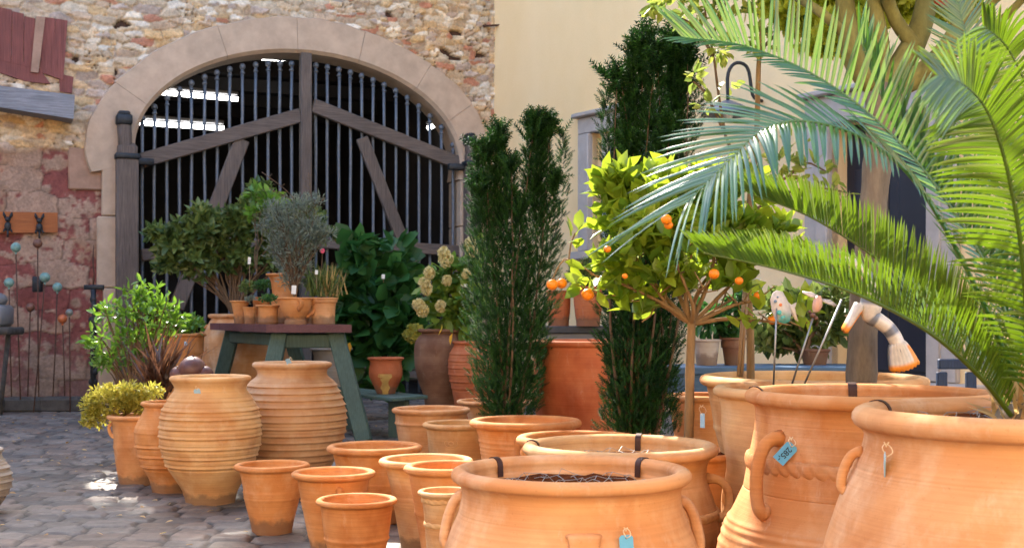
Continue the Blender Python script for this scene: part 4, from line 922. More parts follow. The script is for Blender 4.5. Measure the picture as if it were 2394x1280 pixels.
# blue bench with two grey pots, behind the orange tree
bb = empty('blue_bench', px(1690, 1100, 8.6), 'blue painted bench carrying grey pots behind the orange tree', 'bench'); bb.location.z = 0
bzz = H-(853-HY)/F*8.6
m = MB(); m.box((0, .1, bzz-.03), (1.9, .6, .05), bev=.006); m.make('seat', M_['bluewood'], bb, smooth=False)
m = MB(); m.box((0, -.15, bzz-.16), (1.86, .03, .21), bev=.004); m.make('apron', M_['bluewood'], bb, smooth=False)
for x in (-.85, .85):
    m = MB(); m.box((x, .1, (bzz-.056)/2), (.09, .5, bzz-.056), bev=.006); m.make('leg', M_['bluewood'], bb, smooth=False)
def bpot(label, cx, D, ry, rh, body, mat, **k):
    yb = HY+(H-bzz+.005-.001)*F/D; return pot('small_pot', label, 'pot', cx, D, ry, rh, 3.5, body, mat, base_y=yb, group='grey pots on the blue bench', seg=40, **k)
B1 = bpot('plain grey pot on the blue bench, right of the orange tree stem', 1652, 8.7, 795, 34, [(799, 30), (825, 27), (850, 24)], 'grey', soil=6)
B2 = bpot('collared brownish pot on the blue bench beside the stakes', 1714, 8.75, 791, 33, [(795, 29), (811, 28), (815, 25), (850, 20)], 'dark', soil=6)
B3 = bpot('dusky low pot at the right end of the blue bench', 1905, 8.8, 818, 36, [(822, 32), (850, 26)], 'dark', soil=6)
bd = empty('blue_railing', px(2270, 1000, 8.5), 'dark blue bench back beside the doorway at right', 'bench'); bd.location.z = 0
m = MB(); zz = H-(850-HY)/F*8.5; m.box((0, 0, zz), (.45, .05, .07), bev=.008); m.make('rail', M_['dkblue'], bd, smooth=False)
for x in (-.2, 0, .2):
    m = MB(); m.box((x, .002, zz/2-.03), (.07, .04, zz-.05), bev=.006); m.make('post', M_['dkblue'], bd, smooth=False)

# ------------------------------------------------------------------ plants
def blobs(L, D, dz=None):      # (px, py, rx_px, ry_px[, D offset[, weight]])
    out = []
    for b in L:
        D_ = D+(b[4] if len(b) > 4 else 0); s = D_/F; rx = b[2]*s; rz = b[3]*s
        out.append((px(b[0], b[1], D_), rx, min(rx, rz)*.9+.02, rz, (b[5] if len(b) > 5 else 1)*b[2]*b[3]))
    return out
def plant(name, label, cat, base, BL, n, size, T, mat, stem=None, sr=(.01, .003), up=.5, group=None, outw=.8, ns=None, shell=2.0, rnd=.7, sj=.35, name_f='foliage', smooth=False):
    e = empty(name, base, label, cat, group); P, u, k = blob_pts(BL, n, shell)
    d = u*outw+RNG.normal(size=u.shape)*rnd; d[:, 2] += up
    o = scatter(name_f, T, P-np.array(base), d, size*(1-sj+2*sj*RNG.random(n)), M_[mat], e, smooth=smooth)
    if stem:
        tips = [Vector(b[0])-Vector(base) for b in BL]
        if ns:
            for q in P[RNG.choice(n, ns)]: tips.append(Vector(q)-Vector(base))
        stems('stem', Vector((0, 0, 0)), tips, sr[0], sr[1], M_[stem], e)
    return e
def yew(label, columns, D, base_px, nshoot, twigs):
    base = px(base_px[0], base_px[1], D); e = empty('yew_tree', base, label, 'yew', 'slim upright yews'); s = D/F
    P = []; Dr = []; sz = []; rs = random.Random(int(base_px[0])); columns = list(columns)
    for c in list(columns)[:4]:
        for k in range(3): dx = rs.uniform(-.75, .75)*c[4]; columns.append((c[1]+dx, c[1]+dx*1.25, c[2]+rs.uniform(-28, 50)+abs(dx)*.8, c[2]+rs.uniform(150, 230)+abs(dx), rs.uniform(11, 17), c[5]+rs.uniform(-.05, .05)))
    w = np.array([(c[3]-c[2])*c[4]*(1.5 if c[4] < 20 else 1) for c in columns], float); w /= w.sum()
    for c, cnt in zip(columns, (w*nshoot).astype(int)):
        x0, x1, yt, yb, hw, dd = c; h = RNG.random(cnt); # h 0 bottom..1 top
        prof = np.minimum(1, .62+1.2*h)*np.clip((1-h)/.36, 0.02, 1)**1.25
        lump = 1+.28*np.sin(h*19+x0)+.18*np.sin(h*41+x0*2)
        a = RNG.random(cnt)*2*PI; r = np.sqrt(RNG.random(cnt)**.85)*hw*prof*lump
        X = (x0+(x1-x0)*h+r*np.cos(a)-CX)*s*(1+dd/D); Y = D+dd+r*np.sin(a)*s*.8; Z = H-((yb+(yt-yb)*h)-HY)*s*(1+dd/D)
        P.append(np.stack([X, Y, Z], 1)); d = np.stack([np.cos(a)*.75, np.sin(a)*.75, np.full(cnt, 1.0)], 1)+RNG.normal(size=(cnt, 3))*.36; Dr.append(d)
        sz.append(.036+.032*RNG.random(cnt)+.06*(h > .94))
    P = np.concatenate(P); Dr = np.concatenate(Dr); sz = np.concatenate(sz)
    scatter('foliage', T_shoot(24, .30, .06, .45), P-np.array(base), Dr, sz, M_['yew'], e)
    tips = [px(c[1], c[2]+20, D+c[5])-base for c in columns]
    mb = MB()
    for t in tips[:8]:
        for k in range(twigs):
            o_ = Vector((random.uniform(-.10, .10), random.uniform(-.12, .06), 0)); q = [Vector((o_.x*.6, o_.y*.6, -.05)), Vector((o_.x*1.2+t.x*.35, o_.y*1.4+t.y*.3, t.z*.35)), t*.7+o_*.8, t+o_*.15]
            q = [Vector(v) for v in cr([tuple(v) for v in q], 10)]; mb.tube([v+Vector((random.uniform(-.006, .006), random.uniform(-.006, .006), 0)) for v in q], [.009*(1-i*.09) for i in range(10)], 6, False)
    mb.make('stem', M_['twig'], e)
    return e
# left yew and right yew, with the pots they stand in
PY1 = pot('planter', 'low planter hidden behind the wide orange flowerpot, holding the left yew', 'planter', 1190, 7.6, 986, 74, 6, [(993, 66), (1050, 58), (1193, 44)], 'orange', soil=6, group='planted pots')
PY2 = pot('planter', 'low planter hidden behind the clamped urn, holding the right yew', 'planter', 1490, 6.0, 1052, 100, 7, [(1060, 90), (1150, 78), (1315, 60)], 'orange', soil=6, group='planted pots')
yew('dark green upright yew at left of centre, against the stone wall', [
  (1160, 1135, 345, 985, 58, 0), (1180, 1165, 320, 985, 55, .05), (1215, 1252, 285, 985, 56, 0), (1225, 1282, 285, 940, 52, .06), (1150, 1120, 430, 940, 46, -.08), (1225, 1298, 420, 900, 42, -.05), (1170, 1195, 380, 980, 52, -.1), (1200, 1215, 480, 985, 62, -.12)], 7.6, (1185, 992), 11000, 1)
yew('taller dark green upright yew right of centre, against the cream wall', [
  (1475, 1500, 95, 1015, 56, 0), (1510, 1572, 95, 1015, 46, .05), (1460, 1450, 175, 1010, 40, 0), (1540, 1600, 120, 980, 46, .03), (1500, 1535, 125, 1015, 58, -.08), (1440, 1470, 330, 1015, 48, -.08), (1540, 1560, 300, 1015, 56, -.1), (1480, 1500, 420, 1015, 66, -.12)], 6.0, (1485, 1062), 12500, 2)
# left bush
plant('glossy_bush', 'bright sunlit glossy green bush in front of the gate post at left', 'bush', px(322, 985, 10.0),
  blobs([(330, 690, 50, 38), (300, 730, 60, 40), (370, 720, 55, 45), (250, 735, 40, 32), (400, 755, 40, 30), (300, 790, 60, 36), (235, 790, 36, 28), (260, 835, 50, 30), (340, 800, 55, 40), (215, 815, 25, 18), (330, 850, 45, 28), (240, 850, 30, 20), (420, 740, 18, 14)], 10.0), 880, .072, T_oval(.2), 'bush', 'twig', (.018, .003), up=.6, ns=40, shell=1.3, group='planted shrubs')
plant('yellow_groundcover', 'low yellow green foliage spilling over the ring handled planter', 'plant', px(300, 965, 8.9),
  blobs([(262, 930, 62, 34), (215, 945, 25, 26), (300, 925, 40, 32), (228, 975, 34, 22), (205, 985, 14, 12), (355, 915, 26, 18), (330, 945, 30, 20)], 8.8), 2600, .035, T_oval(.22), 'ylow', 'twig', (.006, .002), up=.2, ns=20, group='planted shrubs')
plant('trailing_plant', 'small green plant trailing over the broad orange planter by the table', 'plant', px(410, 788, 13.0),
  blobs([(400, 765, 40, 18), (445, 760, 30, 24), (365, 770, 22, 12), (430, 795, 16, 16)], 12.9), 420, .07, T_oval(.26), 'bush', None, group='planted shrubs')
e = empty('red_grass', px(372, 905, 9.4), 'dark red strappy grass plant behind the honey ribbed jar', 'plant', 'planted shrubs'); n = 90
P = np.tile(np.array([[0, 0, 0.]]), (n, 1))+RNG.normal(size=(n, 3))*.05; d = RNG.normal(size=(n, 3)); d[:, 2] = 1.5; d[:, 0] += .25
scatter('foliage', T_blade(.035), P, d, .30+.2*RNG.random(n), M_['redgrass'], e)
for k, (x, y, r, lb) in enumerate(((450, 865, 33, 'largest maroon ceramic ball behind the honey ribbed jar'), (420, 878, 24, 'left of the three maroon ceramic balls behind the honey ribbed jar'), (478, 876, 22, 'right small maroon ceramic ball behind the honey ribbed jar'))):
    s = 9.2/F; p = px(x, y, 9.2); m = MB(); m.ball((0, 0, 0), r*s, 20); m.lathe([(.01, r*s), (.014, r*s+.006), (.001, r*s+.012)], 10); o = m.make('ceramic_ball', M_['maroonball']); o.location = p; tag(o, lb, 'ball', 'maroon ceramic balls')
m = MB(); m.lathe([(.001, -.46), (.16, -.46), (.19, -.30), (.2, 0), (.22, .04), (.2, .05), (.18, .02), (.17, -.1), (.001, -.1)], 32); o = m.make('ball_bowl', TC['dark']); o.location = px(450, 905, 9.3); tag(o, 'dark bowl carrying the maroon balls behind the honey ribbed jar', 'bowl'); o.location.z = .46
m = MB(); m.lathe([(.001, 0), (.13, 0), (.11, .03), (.11, .0), (.001, .0)], 24)
# dark shrub behind the table
plant('dark_shrub', 'large dark green spreading shrub in front of the gate, behind the table', 'shrub', px(548, 742, 14.5),
  blobs([(420, 560, 66, 40), (500, 540, 70, 48), (570, 520, 70, 46), (640, 500, 60, 44), (470, 610, 80, 36), (560, 600, 70, 36), (395, 610, 40, 28), (365, 545, 26, 12), (470, 505, 36, 22), (600, 460, 30, 26), (680, 560, 60, 46), (640, 600, 40, 30), (720, 520, 40, 36), (755, 550, 24, 12), (615, 445, 16, 14)], 14.4),
  1500, .13, T_cluster(5, .2, .9), 'dleaf', 'twig', (.016, .004), up=.45, shell=1.3, ns=30, outw=.9, group='planted shrubs')
m = plant('sun_tinted_sprig', 'pale sprig topping the dark shrub above the table, coloured as if sunlit', 'plant', px(600, 640, 13.6),
  blobs([(598, 452, 20, 16), (610, 478, 24, 18), (590, 500, 22, 14), (632, 470, 26, 20)], 13.6), 130, .11, T_oval(.24), 'bush', 'twig', (.006, .003), up=.5, group='planted shrubs')  # brighter leaf colour stands in for sun on the shrub top
plant('silver_shrub', 'wispy grey green shrub growing in the footed orange urn', 'shrub', px(688, 692, 12.25),
  blobs([(690, 560, 62, 52), (660, 520, 50, 44), (720, 530, 46, 42), (690, 620, 44, 40), (740, 560, 30, 34), (655, 580, 36, 36), (700, 480, 44, 26), (640, 490, 30, 24), (680, 655, 34, 22), (765, 545, 26, 14), (620, 530, 26, 12), (735, 470, 24, 18)], 12.3),
  4600, .055, T_small(.12), 'silver', 'twig', (.008, .002), up=.8, ns=60, shell=1.6, group='planted shrubs')
mb = MB(); base = px(715, 500, 12.3)
for tx, ty in ((722, 404), (612, 402), (760, 462), (628, 440)):
    t = px(tx, ty, 12.3)-base; mid = t*.5+Vector((.03, 0, .02)); mb.tube([Vector(v) for v in cr([(0, 0, 0), tuple(mid), tuple(t)], 9)], .004, 5)
    for k in range(7):
        q = t*(.45+.08*k); mb.tube([q, q+Vector((random.uniform(-.06, .06), 0, random.uniform(0, .05)))], .003, 4)
o = mb.make('bare_twigs', M_['straw'] if False else M_['twig']); o.location = base; tag(o, 'thin bare twigs rising above the wispy grey green shrub', 'twigs')
for (cx_, cy_, rx, ry, mt, sz, nn, lb, D_) in ((612, 667, 28, 12, 'sedum', .035, 340, 'bright green sedum in the flared pot on the table', 13.15), (578, 672, 18, 14, 'dleaf', .04, 200, 'dark leafed plant in the tapering ringed pot', 13.0),
      (628, 698, 22, 8, 'sedum', .03, 240, 'low sedum in the three footed bowl', 12.3), (584, 700, 13, 6, 'silver', .03, 120, 'tiny grey sedum in the smallest pot on the table', 12.6), (665, 620, 20, 16, 'silver', .06, 120, 'pale strappy plant in the tall wavy rimmed pot', 13.0), (738, 660, 26, 20, 'dleaf', .06, 200, 'green plant in the half hidden orange pot on the table', 13.2)):
    plant('potted_plant', lb, 'plant', px(cx_, cy_+ry+4, D_), blobs([(cx_, cy_, rx, ry)], D_), nn, sz, T_oval(.25), mt, None, up=.8, group='small plants on the table')
e = empty('dry_grass', px(758, 690, 12.3), 'dry tufted grass with one pink flower in the collared pot', 'plant', 'small plants on the table'); n = 260
P = RNG.normal(size=(n, 3))*np.array([.07, .05, .01]); d = RNG.normal(size=(n, 3))*.3; d[:, 2] = 1
scatter('blades', T_blade(.02), P, d, .16+.22*RNG.random(n), M_['dleaf'], e); P = RNG.normal(size=(80, 3))*np.array([.05, .05, .01])+np.array([.06, 0, 0]); d = RNG.normal(size=(80, 3))*.35; d[:, 2] = 1
scatter('dry_blades', T_blade(.025), P, d, .14+.2*RNG.random(80), M_['straw'], e)
m = MB(); f = px(754, 586, 12.3)-px(758, 690, 12.3); m.tube([Vector((-.02, 0, 0)), f*.5+Vector((-.02, 0, 0)), f], .004, 5); m.make('flower_stem', M_['twig'], e)
m = MB()
for k in range(6): a = k*1.05; m.ball(tuple(f+Vector((.012*math.cos(a), -.005, .012*math.sin(a)))), .014, 8, (1, .5, 1))
m.make('flower', M_['pink'], e)
def plabel(x, y, w, h, D, lb, stick=None, mat='pwhite'):
    s = D/F; p = px(x, y, D); e = empty('plant_label', p, lb, 'label', 'small plant labels'); m = MB(); m.box((0, 0, 0), (w*s, .004, h*s), Matrix.Rotation(.06, 3, 'Y'), bev=.0015); m.make('card', M_[mat], e, smooth=False)
    if stick: m = MB(); m.tube([(0, .004, -h*s*.4), (.002*random.random(), .004, -stick*s)], .003, 5); m.make('stick', M_['bamboo'], e)
plabel(583, 609, 7, 16, 12.6, 'small white label on a thin stick in the flared sedum pot', 60); plabel(687, 677, 11, 20, 11.99, 'white label stuck in the footed orange urn', 18)
plabel(896, 646, 8, 10, 13.2, 'tiny white label among the dark hydrangea leaves', 14); plabel(1085, 667, 16, 7, 12.4, 'slanted white label by the cream flower heads', 20); plabel(740, 636, 7, 10, 12.1, 'pale label near the dry grass pot', 40); plabel(434, 804, 7, 12, 12.7, 'pale label dangling over the broad orange planter', 20, 'pblue')
# hydrangeas
plant('hydrangea', 'dark broad leafed hydrangea beside the table, by the gate', 'hydrangea', px(880, 900, 14.4),
  blobs([(850, 590, 50, 26), (920, 580, 36, 22), (860, 650, 66, 44), (925, 640, 40, 40), (840, 720, 60, 44), (910, 720, 62, 46), (950, 770, 40, 42), (860, 790, 62, 36), (925, 810, 46, 30), (820, 700, 26, 60), (890, 860, 70, 44)], 14.2),
  820, .23, T_oval(.36, .05, -.14), 'hyd', 'twig', (.012, .006), up=.15, shell=2.6, ns=12, group='planted shrubs', smooth=True)
e = plant('panicle_hydrangea', 'light green hydrangea with cream flower heads left of the left yew', 'hydrangea', px(1075, 850, 12.7),
  blobs([(1060, 650, 46, 34), (1040, 700, 46, 36), (1090, 700, 40, 50), (1075, 620, 34, 28), (1060, 745, 40, 26), (1110, 590, 26, 30), (1020, 660, 30, 26), (1030, 740, 26, 24), (1085, 770, 26, 26)], 12.5), 560, .14, T_oval(.27, .05, -.12), 'pan', 'twig', (.012, .005), up=.0, shell=2.4, ns=10, group='planted shrubs', smooth=True)
for (x, y, r) in ((1038, 592, 13), (1042, 606, 17), (1004, 638, 12), (992, 662, 13), (998, 676, 12), (978, 712, 12), (988, 724, 14), (1100, 570, 13), (1103, 586, 12), (1045, 655, 10), (1030, 715, 11), (1090, 640, 9)):
    Pq, u, k = blob_pts([(px(x, y, 12.2)-e.location, r*12.2/F, r*12.2/F, r*12.2/F*1.15)], 150, 3.5)
    scatter('flower_head', T_cluster(4, .4, 1.1), Pq, u+RNG.normal(size=u.shape)*.3, .022, M_['cflower'], e)
for x, y in ((1058, 790), (1034, 768), (818, 812)):
    o = scatter('yellow_leaf', T_oval(.2 if x > 1000 else .4), np.array([tuple(px(x, y-12, 12.1)-e.location)]), np.array([[-.25, 0, -1.]]), .12, M_['yleaf'], e)
Pq, u, k = blob_pts(blobs([(970, 780, 24, 20)], 13.4), 90, 3); 
scatter('faded_flower_head', T_cluster(4, .4, 1.1), Pq-np.array(e.location), u, .05, M_['ylow'], e)
# ------------------------------------------------------------------ orange tree
OD = 4.9
PO = pot('planter', 'low planter hidden behind the clamped urn, holding the orange tree', 'planter', 1612, OD, 1060, 120, 9, [(1070, 108), (1200, 96), (1445, 80)], 'orange', soil=8, group='planted pots')
ot = empty('orange_tree', px(1608, 1064, OD), 'small orange tree with a round yellow green crown and ripe fruit', 'tree'); OB = Vector(ot.location)
def op(x, y, d=0): return px(x, y, OD+d)-OB
mb = MB(); tk = [Vector(v) for v in cr([tuple(op(1608, 1075)), tuple(op(1612, 960)), tuple(op(1613, 860)), tuple(op(1616, 780)), tuple(op(1617, 738))], 14)]
mb.tube(tk, [.020-.004*i/13+.001*math.sin(i*2.3) for i in range(14)], 12); mb.make('trunk', M_['barko'], ot)
mb = MB(); fork = op(1617, 745)
for (x, y, d) in ((1500, 650, -.05), (1550, 600, .1), (1620, 560, -.1), (1680, 600, .1), (1740, 640, 0), (1790, 700, -.02), (1580, 620, -.2), (1660, 660, -.22), (1470, 700, .08), (1380, 640, -.02), (1720, 700, .15), (1600, 500, .1), (1700, 500, 0), (1450, 560, .05), (1850, 760, -.05)):
    t = op(x, y, d); m1 = fork+(t-fork)*random.uniform(.3, .5)+Vector((random.uniform(-.03, .03), random.uniform(-.03, .03), random.uniform(-.03, .03))); pts = [Vector(v) for v in cr([tuple(fork+Vector((0, 0, -.02))), tuple(m1), tuple(fork+(t-fork)*.75+Vector((.015*random.uniform(-1, 1), 0, .01))), tuple(t)], 12)]
    mb.tube(pts, [.0095*(1-i/13)+.001 for i in range(12)], 7, False)
    for k in range(5):
        q = pts[5+k]; mb.tube([q, q+Vector((random.uniform(-.07, .07), random.uniform(-.06, .06), random.uniform(-.01, .08)))], [.004, .002], 5, False)
for ch in ([(1400, 650), (1330, 605), (1305, 625), (1293, 650)], [(1330, 605), (1335, 570), (1345, 545)], [(1440, 690), (1400, 690), (1378, 672)], [(1530, 705), (1522, 735), (1500, 752)], [(1740, 745), (1800, 752), (1850, 745)], [(1840, 748), (1870, 760), (1900, 745)]):
    mb.tube([Vector(v) for v in cr([tuple(op(*c, -.02)) for c in ch], 8)], .0035, 5, False)
mb.make('branches', M_['barko'], ot)
OBl = blobs([(1470, 470, 62, 44), (1440, 520, 50, 46), (1520, 500, 70, 60, -.1), (1580, 470, 60, 46), (1650, 480, 70, 50), (1720, 470, 62, 50), (1700, 540, 80, 50, -.05), (1600, 560, 80, 50, -.15), (1500, 590, 80, 46, -.1), (1760, 560, 60, 40), (1450, 620, 50, 40), (1560, 640, 70, 30, -.1), (1680, 610, 70, 36), (1790, 600, 40, 40), (1480, 680, 40, 26), (1450, 700, 32, 20), (1820, 540, 30, 30), (1730, 420, 40, 24), (1490, 730, 26, 14), (1620, 665, 90, 22, -.1), (1720, 670, 60, 24), (1530, 690, 50, 18), (1840, 600, 30, 26), (1580, 420, 30, 20), (1430, 450, 24, 30), (1440, 430, 34, 26), (1520, 440, 34, 28), (1640, 430, 40, 26)], OD)
P, u, k = blob_pts(OBl, 560, 1.7); d = u*.7+RNG.normal(size=u.shape)*.35; d[:, 2] += 1.1
scatter('foliage', T_cluster(4, .25, .75), P-np.array(OB), d, .10*(.7+.6*RNG.random(len(P))), M_['citrus'], ot, smooth=True)
P, u, k = blob_pts(blobs([(1340, 548, 22, 20), (1293, 612, 26, 16), (1378, 668, 30, 18), (1400, 640, 26, 14), (1345, 585, 14, 8), (1868, 725, 24, 26), (1780, 735, 30, 18), (1745, 770, 20, 10)], OD-.04), 64, 3); d = u+RNG.normal(size=u.shape)*.4; d[:, 2] += .5
scatter('foliage', T_oval(.25, .06, -.12), P-np.array(OB), d, .088, M_['citrus'], ot, smooth=True)
for (x, y, r, dd) in ((1558, 513, 13, -.36), (1563, 526, 11, -.34), (1420, 582, 9, -.27), (1291, 665, 14, -.06), (1313, 662, 13, -.02), (1374, 688, 15, -.06), (1461, 645, 7, -.3), (1669, 640, 13, -.33), (1728, 656, 10, -.2), (1773, 692, 12, -.05), (1806, 747, 12, -.02)):
    D_ = OD+dd; s = D_/F; m = MB(); m.ball(tuple(px(x, y, D_)-OB), r*s, 20, (1, 1, .93)); m.make('orange', M_['orange'], ot)
o = empty('tree_label', px(1757, 665, 5.2), 'white plastic label card hanging behind the orange tree', 'label'); s = 5.2/F
m = MB(); pts = [(-23, 16), (-21, -11), (-17, -16), (19, -17), (23, -11), (22, 16)]; m.add([(x*s, -.001, z*s) for x, z in pts]+[(x*s, .001, z*s) for x, z in pts], [tuple(range(6)), tuple(range(11, 5, -1))]+[(i, i+6, (i+1) % 6+6, (i+1) % 6) for i in range(6)]); m.make('card', M_['pwhite'], o, smooth=False)
# ------------------------------------------------------------------ cycad
CY = empty('cycad', px(2388, 985, 2.68), 'large cycad with long feathery fronds arching from the rightmost urn', 'cycad'); CB = Vector(CY.location)
def frond(path, L, up, fold, fw, droop, n, mat, w=.0042, both=(1, 1), tip=.55, base=.3, rr=.006, start=.06, curlf=0, jit=.06, roll=0.0, pk=.28):
    C = cr([tuple(px(x, y, D)) for x, y, D in path], n+1)-np.array(CB); up = Vector(up)
    mb = MB(); mb.tube([Vector(c) for c in C], [rr*(1-.8*i/n) for i in range(n+1)], 7, True); f = mb.make('frond', M_[mat], CY)
    a = f.data.attributes.new('lv', 'FLOAT', 'POINT'); a.data.foreach_set('value', np.full(len(f.data.vertices), .9, dtype=np.float32))
    V = []; Lp = []; lv = []; fs = []
    for i in range(int(n*start), n+1):
        u = i/n; T = Vector(C[min(i+1, n)]-C[max(i-1, 0)]).normalized(); S_ = T.cross(up).normalized(); Nn = S_.cross(T).normalized()
        lp = min(1, base+(1-base)*(u/pk)) if u < pk else 1-(1-tip)*((u-pk)/(1-pk))**1.6
        for si, sd in ((0, 1), (1, -1)):
            if not both[si] or random.random() < .035: continue
            sc = both[si]; fo = fold if not isinstance(fold, tuple) else fold[si]
            d = (S_*sd*math.cos(fo)+Nn*math.sin(fo)).normalized(); q = (fw[si] if isinstance(fw, tuple) else fw)+(.9*max(0, u-.8)/.2)
            d = (d+T*q+Vector([random.gauss(0, jit) for _ in range(3)])).normalized(); ll = L*lp*sc*random.uniform(.93, 1.05)
            wv = (T-d*T.dot(d)).normalized(); nv = d.cross(wv)*sd
            dr = droop if not isinstance(droop, tuple) else droop[si]
            b = len(V); p0 = Vector(C[i]); m_ = 6; lvv = random.random(); rl = random.uniform(-.5, .5)*.5+roll
            wv2 = (wv*math.cos(rl)+nv*math.sin(rl)).normalized(); nz_ = d.cross(wv2)*sd; nz_ = nz_ if nz_.dot(Nn) > 0 else -nz_
            for k in range(m_+1):
                s_ = k/m_; p = p0+d*ll*s_+Vector((0, 0, -1))*dr*ll*s_*s_+T*curlf*ll*s_*s_
                ww = w*(.55+1.4*s_*(1-s_))*(1 if s_ < .99 else .05)*(1.15-.5*s_)
                V += [p-wv2*ww, p+nz_*ww*.5, p+wv2*ww]; lv += [lvv]*3
            for k in range(m_): fs += [(b+3*k, b+3*k+1, b+3*k+4, b+3*k+3), (b+3*k+1, b+3*k+2, b+3*k+5, b+3*k+4)]
    o = mesh_np('leaflets', np.array([tuple(v) for v in V]), np.array(fs).ravel(), np.arange(len(fs))*4, M_[mat], f, True)
    a = o.data.attributes.new('lv', 'FLOAT', 'POINT'); a.data.foreach_set('value', np.array(lv, dtype=np.float32)); return f
toC = (0, -1, 0)
frond([(2375, 985, 2.66), (2290, 880, 2.56), (2170, 775, 2.46), (2010, 690, 2.38), (1830, 632, 2.32), (1650, 592, 2.28)], .122, (0, -.35, 1), (1.0, 1.3), .7, .0, 120, 'palmY', w=.0034, jit=.03)
frond([(2380, 970, 2.72), (2310, 850, 2.74), (2200, 735, 2.76), (2060, 612, 2.78), (1900, 510, 2.8), (1752, 452, 2.82)], .142, (0, -.35, 1), (1.0, 1.3), .7, .0, 120, 'palmY', w=.0036, jit=.03)
frond([(2392, 940, 2.70), (2330, 780, 2.62), (2250, 610, 2.55), (2150, 440, 2.5), (2040, 335, 2.46), (1900, 285, 2.43), (1790, 300, 2.41), (1700, 380, 2.40), (1610, 470, 2.40)], .125, (0, 0, 1), (.7, -.33), (.75, .35), (.12, .6), 80, 'palmT', w=.0052, base=.22, tip=1.15, jit=.06, both=(1.6, .85), pk=.6)
frond([(2392, 960, 2.85), (2340, 700, 2.9), (2220, 480, 2.95), (2080, 310, 3.0), (1920, 185, 3.04), (1750, 110, 3.08), (1600, 88, 3.1)], .175, (0, -.3, 1), (1.2, -.25), (.42, 1.3), (.02, .1), 84, 'palmT', w=.0058, base=.3, jit=.07, both=(1.2, .6), pk=.5)
frond([(2396, 955, 2.95), (2350, 720, 3.0), (2270, 540, 3.02), (2180, 420, 3.05), (2110, 330, 3.08), (2050, 200, 3.1), (2010, 90, 3.12)], .17, (.3, -.6, 1), (1.2, 1.2), (.9, 1.1), .0, 44, 'palmT', w=.0062, base=.5, jit=.08)
frond([(2402, 960, 2.62), (2400, 760, 2.52), (2384, 560, 2.44), (2350, 380, 2.38), (2308, 262, 2.34), (2255, 200, 2.30), (2195, 178, 2.27)], .165, (-.35, -1, .3), (.1, .15), .6, .18, 88, 'palmY', w=.0054, tip=.55, jit=.05)
frond([(2402, 940, 2.95), (2380, 600, 3.05), (2330, 330, 3.12), (2270, 130, 3.2), (2230, -40, 3.25)], .16, (-.2, -1, .1), (.3, .3), .75, .0, 90, 'palmT', w=.0046)
frond([(2410, 940, 2.75), (2440, 700, 2.7), (2450, 450, 2.66), (2420, 260, 2.62), (2360, 120, 2.6), (2300, 60, 2.56)], .16, (-.5, -1, .2), (.1, .1), .4, .35, 90, 'palmY', w=.0046)
frond([(2400, 960, 2.8), (2480, 780, 2.9), (2600, 640, 3.0), (2760, 560, 3.1)], .13, (0, -.3, 1), .8, .6, .1, 80, 'palmY'); frond([(2400, 960, 2.6), (2500, 800, 2.35), (2620, 700, 2.15), (2760, 650, 2.0)], .13, (0, -.3, 1), .8, .6, .1, 80, 'palmY')
n = 60; d = RNG.normal(size=(n, 3)); d[:, 2] = np.abs(d[:, 2])+.4
scatter('crown_scales', T_blade(.07), RNG.normal(size=(n, 3))*.03, d, .07+.04*RNG.random(n), M_['straw'], CY)
m = MB(); m.lathe([(.001, -.05), (.055, -.05), (.06, 0), (.045, .035), (.001, .05)], 20); m.make('caudex', M_['bark'], CY)
# ------------------------------------------------------------------ courtyard tree with bare forked trunk
ct = empty('courtyard_tree', px(2018, 915, 4.3), 'tree with smooth brown trunk forking wide above the urns at upper right', 'tree'); TBs = Vector(ct.location)
def tp_(x, y, d=0): return px(x, y, 4.3+d)-TBs
mb = MB(); pts = [Vector(v) for v in cr([tuple(tp_(2010, 990)), tuple(tp_(2014, 880)), tuple(tp_(2022, 700)), tuple(tp_(2040, 500)), tuple(tp_(2055, 340)), tuple(tp_(2070, 200))], 20)]
mb.tube(pts, [.054-.008*i/19+.003*math.sin(i*1.9)+(.02*max(0, i-15)/4) for i in range(20)], 14); mb.make('trunk', M_['bark'], ct)
mb = MB(); tips = []
def br(path, r0, r1):
    q = [Vector(v) for v in cr([tuple(tp_(*p)) for p in path], 14)]; mb.tube(q, [r0+(r1-r0)*i/13 for i in range(14)], 10, False)
    return q
for path, r0, r1 in (([(2070, 215), (2010, 160), (1985, 90), (1975, 0, .05), (1950, -160, .1), (1900, -400, .3)], .05, .022), ([(2070, 215), (2110, 150), (2150, 70, .05), (2170, -30, .1), (2190, -250, .3), (2230, -500, .5)], .052, .025),
    ([(2075, 210), (2160, 170, -.05), (2230, 90, -.1), (2260, 0, -.12), (2320, -200, -.2), (2420, -420, -.3)], .045, .02), ([(2050, 190), (2060, 120), (2050, 40), (2030, -80), (2040, -300, -.2)], .035, .018),
    ([(2140, 110), (2090, 40), (2060, -60, -.1), (2000, -260, -.4), (1900, -480, -.7)], .028, .012), ([(2200, 130), (2260, 110), (2350, 40, -.1), (2480, -100, -.2)], .022, .01), ([(1985, 90), (1920, 30), (1840, -20, .2), (1700, -120, .4), (1500, -260, .6)], .02, .008),
    ([(2230, 60), (2300, 20), (2400, -60), (2600, -200, .4)], .02, .01)):
    br(path, r0, r1)
